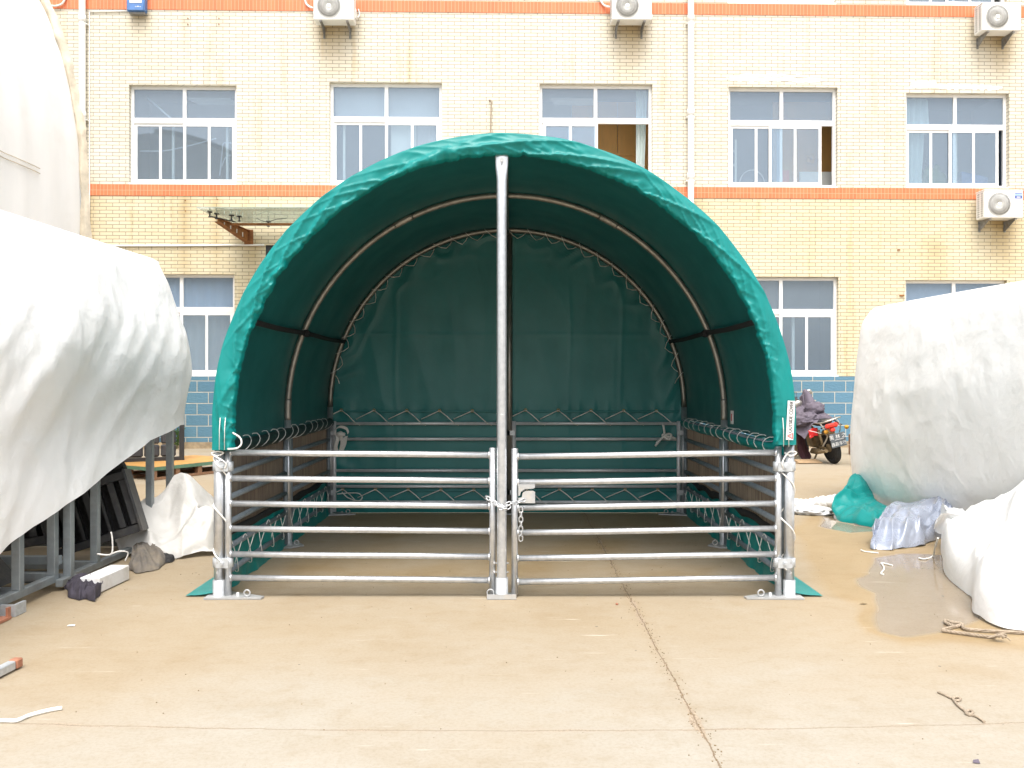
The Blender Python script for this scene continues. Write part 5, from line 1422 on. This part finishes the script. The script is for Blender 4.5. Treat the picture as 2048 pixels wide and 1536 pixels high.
m.tube(spline([(.17, -.05, .76), (.20, -.1, .62), (.16, 0, .42)]), .010, 6); m.tube(spline([(-.17, -.15, .76), (-.12, -.2, .6), (-.08, -.14, .5), (-.16, -.05, .34)]), .014, 6)
part('luggage_rack', m, M['chrome'], t, local=True)
m = MB(); m.box((-.03, -.27, .69), (.24, .07, .085), bev=.03); m.box((-.03, -.27, .615), (.09, .06, .06), bev=.015); part('tail_light', m, M['red_lens'], t, local=True)
for s in (-.13, .24):
    m = MB(); m.lathe([(.01, -.03), (.035, -.02), (.035, .01), (.015, .03)], (s, -.23, .60), 'y', 12); part('indicator', m, M['amber'], t, local=True)
m = MB(); m.box((.0, -.335, .44), (.27, .012, .235), bev=.004); m.box((.0, -.343, .437), (.25, .004, .006)); npl = part('number_plate', m, M['plate_dark'], t, local=True)
m = MB()
MT = Matrix.Translation((.0, -.3435, .495)) @ Matrix.Rotation(math.radians(90), 4, 'X')
try: add_text(m, '\u5965 \u6797 \u4e4b', .085, MT)
except Exception: pass
MT = Matrix.Translation((.0, -.3435, .375)) @ Matrix.Rotation(math.radians(90), 4, 'X')
try: add_text(m, '\u946b\u78ca\u8f66\u884c', .068, MT)
except Exception: pass
m.bb((-.06, -.3445, .446), (.10, -.3435, .452))
part('lettering', m, M['sticker_white'], npl, local=True)
m = MB(); m.tube(spline([(-.36, .98, 1.0), (-.2, 1.08, 1.0), (0, 1.1, .98), (.2, 1.08, 1.0), (.36, .98, 1.0)]), .014, 8); part('handlebar', m, M['chrome'], t, local=True)
for s in (-.30, .28):
    m = MB(); m.tube([(s*.8, 1.05, 1.0), (s, 1.05, 1.14)], .007, 6); m.lathe([(.0, -.012), (.055, -.01), (.055, .006), (.03, .012)], (s*1.05, 1.04, 1.17), 'y', 16); part('mirror', m, M['chrome'], t, local=True)
m = MB()       # wire basket
bx0 = Vector((-.16, 1.35, .95))
for k in range(9):
    x = -.17+.34*k/8; m.tube([(x-.04, 1.22, 1.20), (x*.85-.04, 1.22, .93), (x*.85-.04, 1.5, .93), (x-.04, 1.52, 1.20)], .004, 4)
for z in (.95, 1.03, 1.11, 1.20): m.tube([(-.21, 1.21, z), (.13, 1.21, z), (.13, 1.52, z), (-.21, 1.52, z)], .004, 4, closed=True)
part('basket', m, M['black'], t, local=True)
m = MB(); m.blob((-.09, .92, .98), (.15, .14, .17), .12, 2, 36, 22, 3.0); part('dark_windshield', m, M['black'], t, local=True)
m = MB(); m.lathe([(.0, 0), (.07, .01), (.085, .03), (.085, .05)], (-.05, .77, 1.02), 'y', 18); part('headlamp_back', m, M['chrome'], t, local=True)
def quilt(u, v):
    a = lerp(-.42, .30, u); b = lerp(-.05, 1.0, v)
    x = a; y = .05+.78*b
    z = .86+.16*b-.55*max(0, abs(a+.03)-.17)*1.7-.10*(1-b)+.03*(ridge(x*4+y*2, y*3, 2)-.5)+.04*fbm(x*4, y*4, 5)
    z += .24*sstep(.55, .95, b)*sstep(.0, .12, a+.02)*sstep(.28, .14, a)
    return (x, y, z)
m = MB(); m.grid(44, 44, quilt)
m.blob((-.42, .55, .74), (.13, .2, .2), .2, 3, 36, 22, 6.6); m.blob((-.20, .35, .80), (.24, .28, .12), .3, 3, 44, 26, 5.5); m.blob((-.33, .75, .82), (.12, .2, .22), .25, 3, 36, 22, 1.2); m.prism([(.0, .70, .98), (.17, .66, .96), (.15, .74, 1.17), (.08, .76, 1.21), (.03, .76, 1.17)], (-.02, .10, -.03)); m.blob((.06, .45, .92), (.16, .2, .13), .25, 3, 36, 22, 3.9)
part('quilt', m, M['quilt'], t, local=True)
m = MB(); m.grid(16, 20, lambda u, v: (-.40+.24*u-.05*math.sin(v*3), .30+.2*u+.05*nz(u*3, v*3), lerp(.12, .66, v)-.16*(1-v)*(1-u)+.02*nz(u*6, v*6))); part('hanging_cloth', m, M['maroon'], t, local=True)
m = MB(); m.grid(12, 20, lambda u, v: (-.52+.20*u+.03*nz(v*3, 2), .42+.1*u, lerp(.20, .72, v)+.02*nz(u*6, v*6))); part('tan_flap', m, M['tan_cloth'], t, local=True)
m = MB(); m.grid(10, 10, lambda u, v: (-.34+.22*u, -.02+.1*u+.02*nz(u*5, v*5), lerp(.54, .68, v)-.05*abs(u-.5))); rc = part('red_spotted_cloth', m, M['red'], t, local=True)
m = MB()
for k in range(24): x = -.33+.2*((k*37) % 24)/24; m.box((x, -.035, .56+.10*((k*11) % 24)/24), (.010, .004, .010))
part('white_spot', m, M['sticker_white'], rc, local=True)
g = gnd(1612, 926); m = MB(); m.box((0, 0, .012), (.45, .30, .012)); m.prism([(-.2, -.17, .018), (.24, -.15, .018), (.2, -.1, .03), (-.2, -.12, .03)], (0, .2, .03))
o = solo('cardboard_sheet', m, M['card'], 'flat piece of brown cardboard lying on the ground beside the motorcycle', 'cardboard'); o.location = g; o.rotation_euler = (0, 0, .1)
m = MB(); m.box((0, 0, .09), (.18, .2, .18), bev=.01); m.box((0.02, .02, .29), (.2, .22, .2), bev=.012)
o = solo('brown_block', m, M['wood'], 'stack of two brown blocks behind the motorcycle wheel', 'block'); o.location = (6.55, 16.9, .002)

# ---------------------------------------------------------------- ropes and litter on the ground
def grope(pts, r, label, mat, name='rope', cat='rope', twist=False, fray=None, group=None):
    P = spline([gnd(x, y, r) for x, y in pts], 8); m = MB()
    if twist:
        for ph in (0, PI*2/3, PI*4/3):
            m.tube([p+Vector((math.cos(k*.9+ph)*r*.6, math.cos(k*.9+ph)*r*.3, r*.4+math.sin(k*.9+ph)*r*.6)) for k, p in enumerate(P)], r*.62, 6)
    else: m.tube(P, r, 7)
    if fray:
        c = gnd(*fray, .02); rr = random.Random(3)
        for q in range(18):
            d = Vector((rr.uniform(-.01, .06), rr.uniform(-.04, .035), rr.uniform(-.005, .02)))
            m.tube(spline([c+Vector((-.05, .01, 0)), c+d*.5+Vector((0, 0, .015)), c+d]), .0035, 4)
    return solo(name, m, mat, label, cat, P[0])
grope([(2060, 1267), (1960, 1262), (1928, 1258), (1922, 1249), (1905, 1246), (1890, 1242), (1893, 1247), (1912, 1254), (1925, 1250), (1915, 1253), (1886, 1261), (1900, 1264), (1935, 1269), (1965, 1273), (1990, 1276)], .009, 'long tan rope with a frayed end between the puddle and the white bundle', M['rope_tan'], twist=True, fray=(1996, 1277))
grope([(1876, 1384), (1886, 1388), (1903, 1396), (1912, 1394), (1921, 1397), (1917, 1401), (1908, 1400), (1905, 1396), (1915, 1410), (1930, 1422), (1938, 1430), (1946, 1424), (1938, 1420), (1932, 1427), (1944, 1430), (1955, 1434), (1969, 1444)], .006, 'short tan rope with a knot, in the right foreground below the puddle', M['rope_tan'])
grope([(1785, 1131), (1763, 1126), (1766, 1131), (1768, 1138), (1762, 1147), (1768, 1149)], .006, 'short bent white cord lying in the puddle', M['rope'], 'cord', 'cord')
grope([(1722, 1100), (1730, 1103), (1757, 1106)], .006, 'short straight white cord on the ground below the silver sheet', M['rope'], 'cord', 'cord')
m = MB(); P = spline([at(1876, 1076, 6.9), at(1870, 1095, 7.0), gnd(1866, 1112, .01), gnd(1850, 1118, .008), gnd(1838, 1116, .008)]); m.tube(P, .007, 6); solo('cord', m, M['rope'], 'white cord trailing to the ground from the white bundle, beside the silver sheet', 'cord', P[0])
for k, pts in enumerate([[(1590, 1008), (1612, 1014), (1635, 1008), (1662, 1004)], [(1590, 1014), (1610, 1006), (1640, 1012), (1668, 1008)], [(1596, 1020), (1625, 1024), (1650, 1018), (1672, 1022)]]):
    pass
P = spline([gnd(1588, 1010, .05), gnd(1612, 1012, .05), gnd(1640, 1006, .05), gnd(1672, 1002, .06)], 10); m = MB()
for ph in range(3):
    m.tube([p+Vector((.03*math.cos(k*.55+ph*2.1), .05*math.cos(k*.55+ph*2.1), .035*math.sin(k*.55+ph*2.1))) for k, p in enumerate(P)], [.045+.015*nz(k*.5, ph) for k in range(len(P))], 9)
m.blob(gnd(1625, 1022, .03), (.22, .16, .05), .4, 4, 40, 20, 3.3, .004)
solo('cloth_braid', m, M['tan_cloth'] if False else M['foam'], 'thick braid of dirty white cloth on the ground right of the shelter', 'cloth braid', P[0])
grope([(-14, 1441), (10, 1441), (33, 1441), (55, 1432), (75, 1426), (100, 1420), (124, 1416)], .009, 'white cable end lying on the ground at the lower left edge', M['pvc'], 'cable', 'cable')
m = MB(); a, b = gnd(-60, 1372, .03), gnd(24, 1330, .03); m.box((a+b)/2, ((b-a).length, .042, .042), Matrix.Rotation(math.atan2((b-a).y, (b-a).x), 3, 'Z'), bev=.004)
t = thing('steel_tube_end', 'end of a grey steel tube with a red tip at the lower left picture edge', 'tube', b); part('tube', m, M['galv_dull'], t)
d = (b-a).normalized(); m = MB(); m.box(b+d*.03, (.05, .047, .047), Matrix.Rotation(math.atan2(d.y, d.x), 3, 'Z'), bev=.006); part('red_cap', m, M['orange_paint'], t)
m = MB(); g = gnd(1951, 1526); m.prism([g+Vector((-.012, -.006, .003)), g+Vector((.012, -.012, .003)), g+Vector((.015, .008, .010)), g+Vector((-.003, .012, .005))], (0, 0, .002)); solo('blue_scrap', m, M['quilt'], 'small grey blue scrap on the ground at the bottom right', 'scrap', g)
m = MB(); g = gnd(142, 1253); m.prism([g+Vector((-.022, -.004, .003)), g+Vector((.022, -.002, .003)), g+Vector((.02, .012, .006)), g+Vector((-.02, .014, .004))], (0, 0, .003)); solo('white_scrap', m, M['foam'], 'small white scrap on the ground in front of the left steel stands', 'scrap', g)
m = MB(); g = gnd(1234, 1210); m.blob(g+Vector((0, 0, .006)), (.010, .009, .008), .3, 3, 10, 6, 2); solo('red_pebble', m, M['orange_paint'], 'tiny red chip on the ground in front of the right gate', 'chip', g)
m = MB(); g = gnd(850*0+1727, 1209); m.prism([g+Vector((-.025, 0, .003)), g+Vector((0, -.012, .005)), g+Vector((.025, .0, .003)), g+Vector((0, .012, .008))], (0, 0, .002)); solo('dead_leaf', m, M['mud'], 'small dark dead leaf at the left edge of the puddle', 'leaf', g)
rr = random.Random(12)
m = MB()
for k in range(900):
    y = rr.uniform(2.9, 9.5)
    x = .785+rr.gauss(0, .02) if k % 3 else rr.uniform(-3.5, 3.5)
    s = rr.uniform(.0008, .0028) if k % 3 else rr.uniform(.0008, .0026)
    m.box((x, y, s*.7), (s*2, s*1.6, s*1.4), Matrix.Rotation(rr.uniform(0, 3), 3, 'Z'))
o = solo('grit', m, M['mud'], 'fine brown grit scattered over the concrete yard', 'grit', (0, 0, 0), kind='stuff')

# ---------------------------------------------------------------- light, sky, camera
EL, AZ = math.radians(63), math.atan2(.0, -.8)
w = bpy.data.worlds.new('World'); SC.world = w; w.use_nodes = True; nt = w.node_tree; nt.nodes.clear()
sky = nt.nodes.new('ShaderNodeTexSky'); sky.sky_type = 'NISHITA'; sky.sun_disc = False
sky.sun_elevation = EL; sky.sun_rotation = AZ; sky.air_density = 1.0; sky.dust_density = 6.0; sky.ozone_density = .6
hs = nt.nodes.new('ShaderNodeHueSaturation'); hs.inputs['Saturation'].default_value = .35
bg = nt.nodes.new('ShaderNodeBackground'); bg.inputs[1].default_value = .15
ow = nt.nodes.new('ShaderNodeOutputWorld')
nt.links.new(sky.outputs[0], hs.inputs['Color']); nt.links.new(hs.outputs[0], bg.inputs[0]); nt.links.new(bg.outputs[0], ow.inputs[0])
sd = bpy.data.lights.new('sun', 'SUN'); sd.energy = .52; sd.angle = math.radians(28); sd.color = (1.0, .965, .90)
so = bpy.data.objects.new('sun', sd); COL.objects.link(so)
dirv = Vector((math.sin(AZ)*math.cos(EL), math.cos(AZ)*math.cos(EL), math.sin(EL)))
so.rotation_euler = dirv.to_track_quat('Z', 'Y').to_euler(); so.location = dirv*30
cam = bpy.data.cameras.new('camera'); co = bpy.data.objects.new('camera', cam); COL.objects.link(co)
co.location = (0, 0, CAMZ); co.rotation_euler = (PI/2, 0, 0)
cam.sensor_width = 36; cam.lens = 36*F/2048; cam.shift_y = -(768-HY)/2048; cam.clip_start = .05; cam.clip_end = 1500
SC.camera = co
SC.view_settings.view_transform = 'Standard'; SC.view_settings.look = 'None'; SC.view_settings.gamma = 1.0
SC.view_settings.exposure = 1.28
SC.cycles.max_bounces = 8; SC.cycles.diffuse_bounces = 5; SC.cycles.transparent_max_bounces = 12
SC.cycles.use_denoising = True
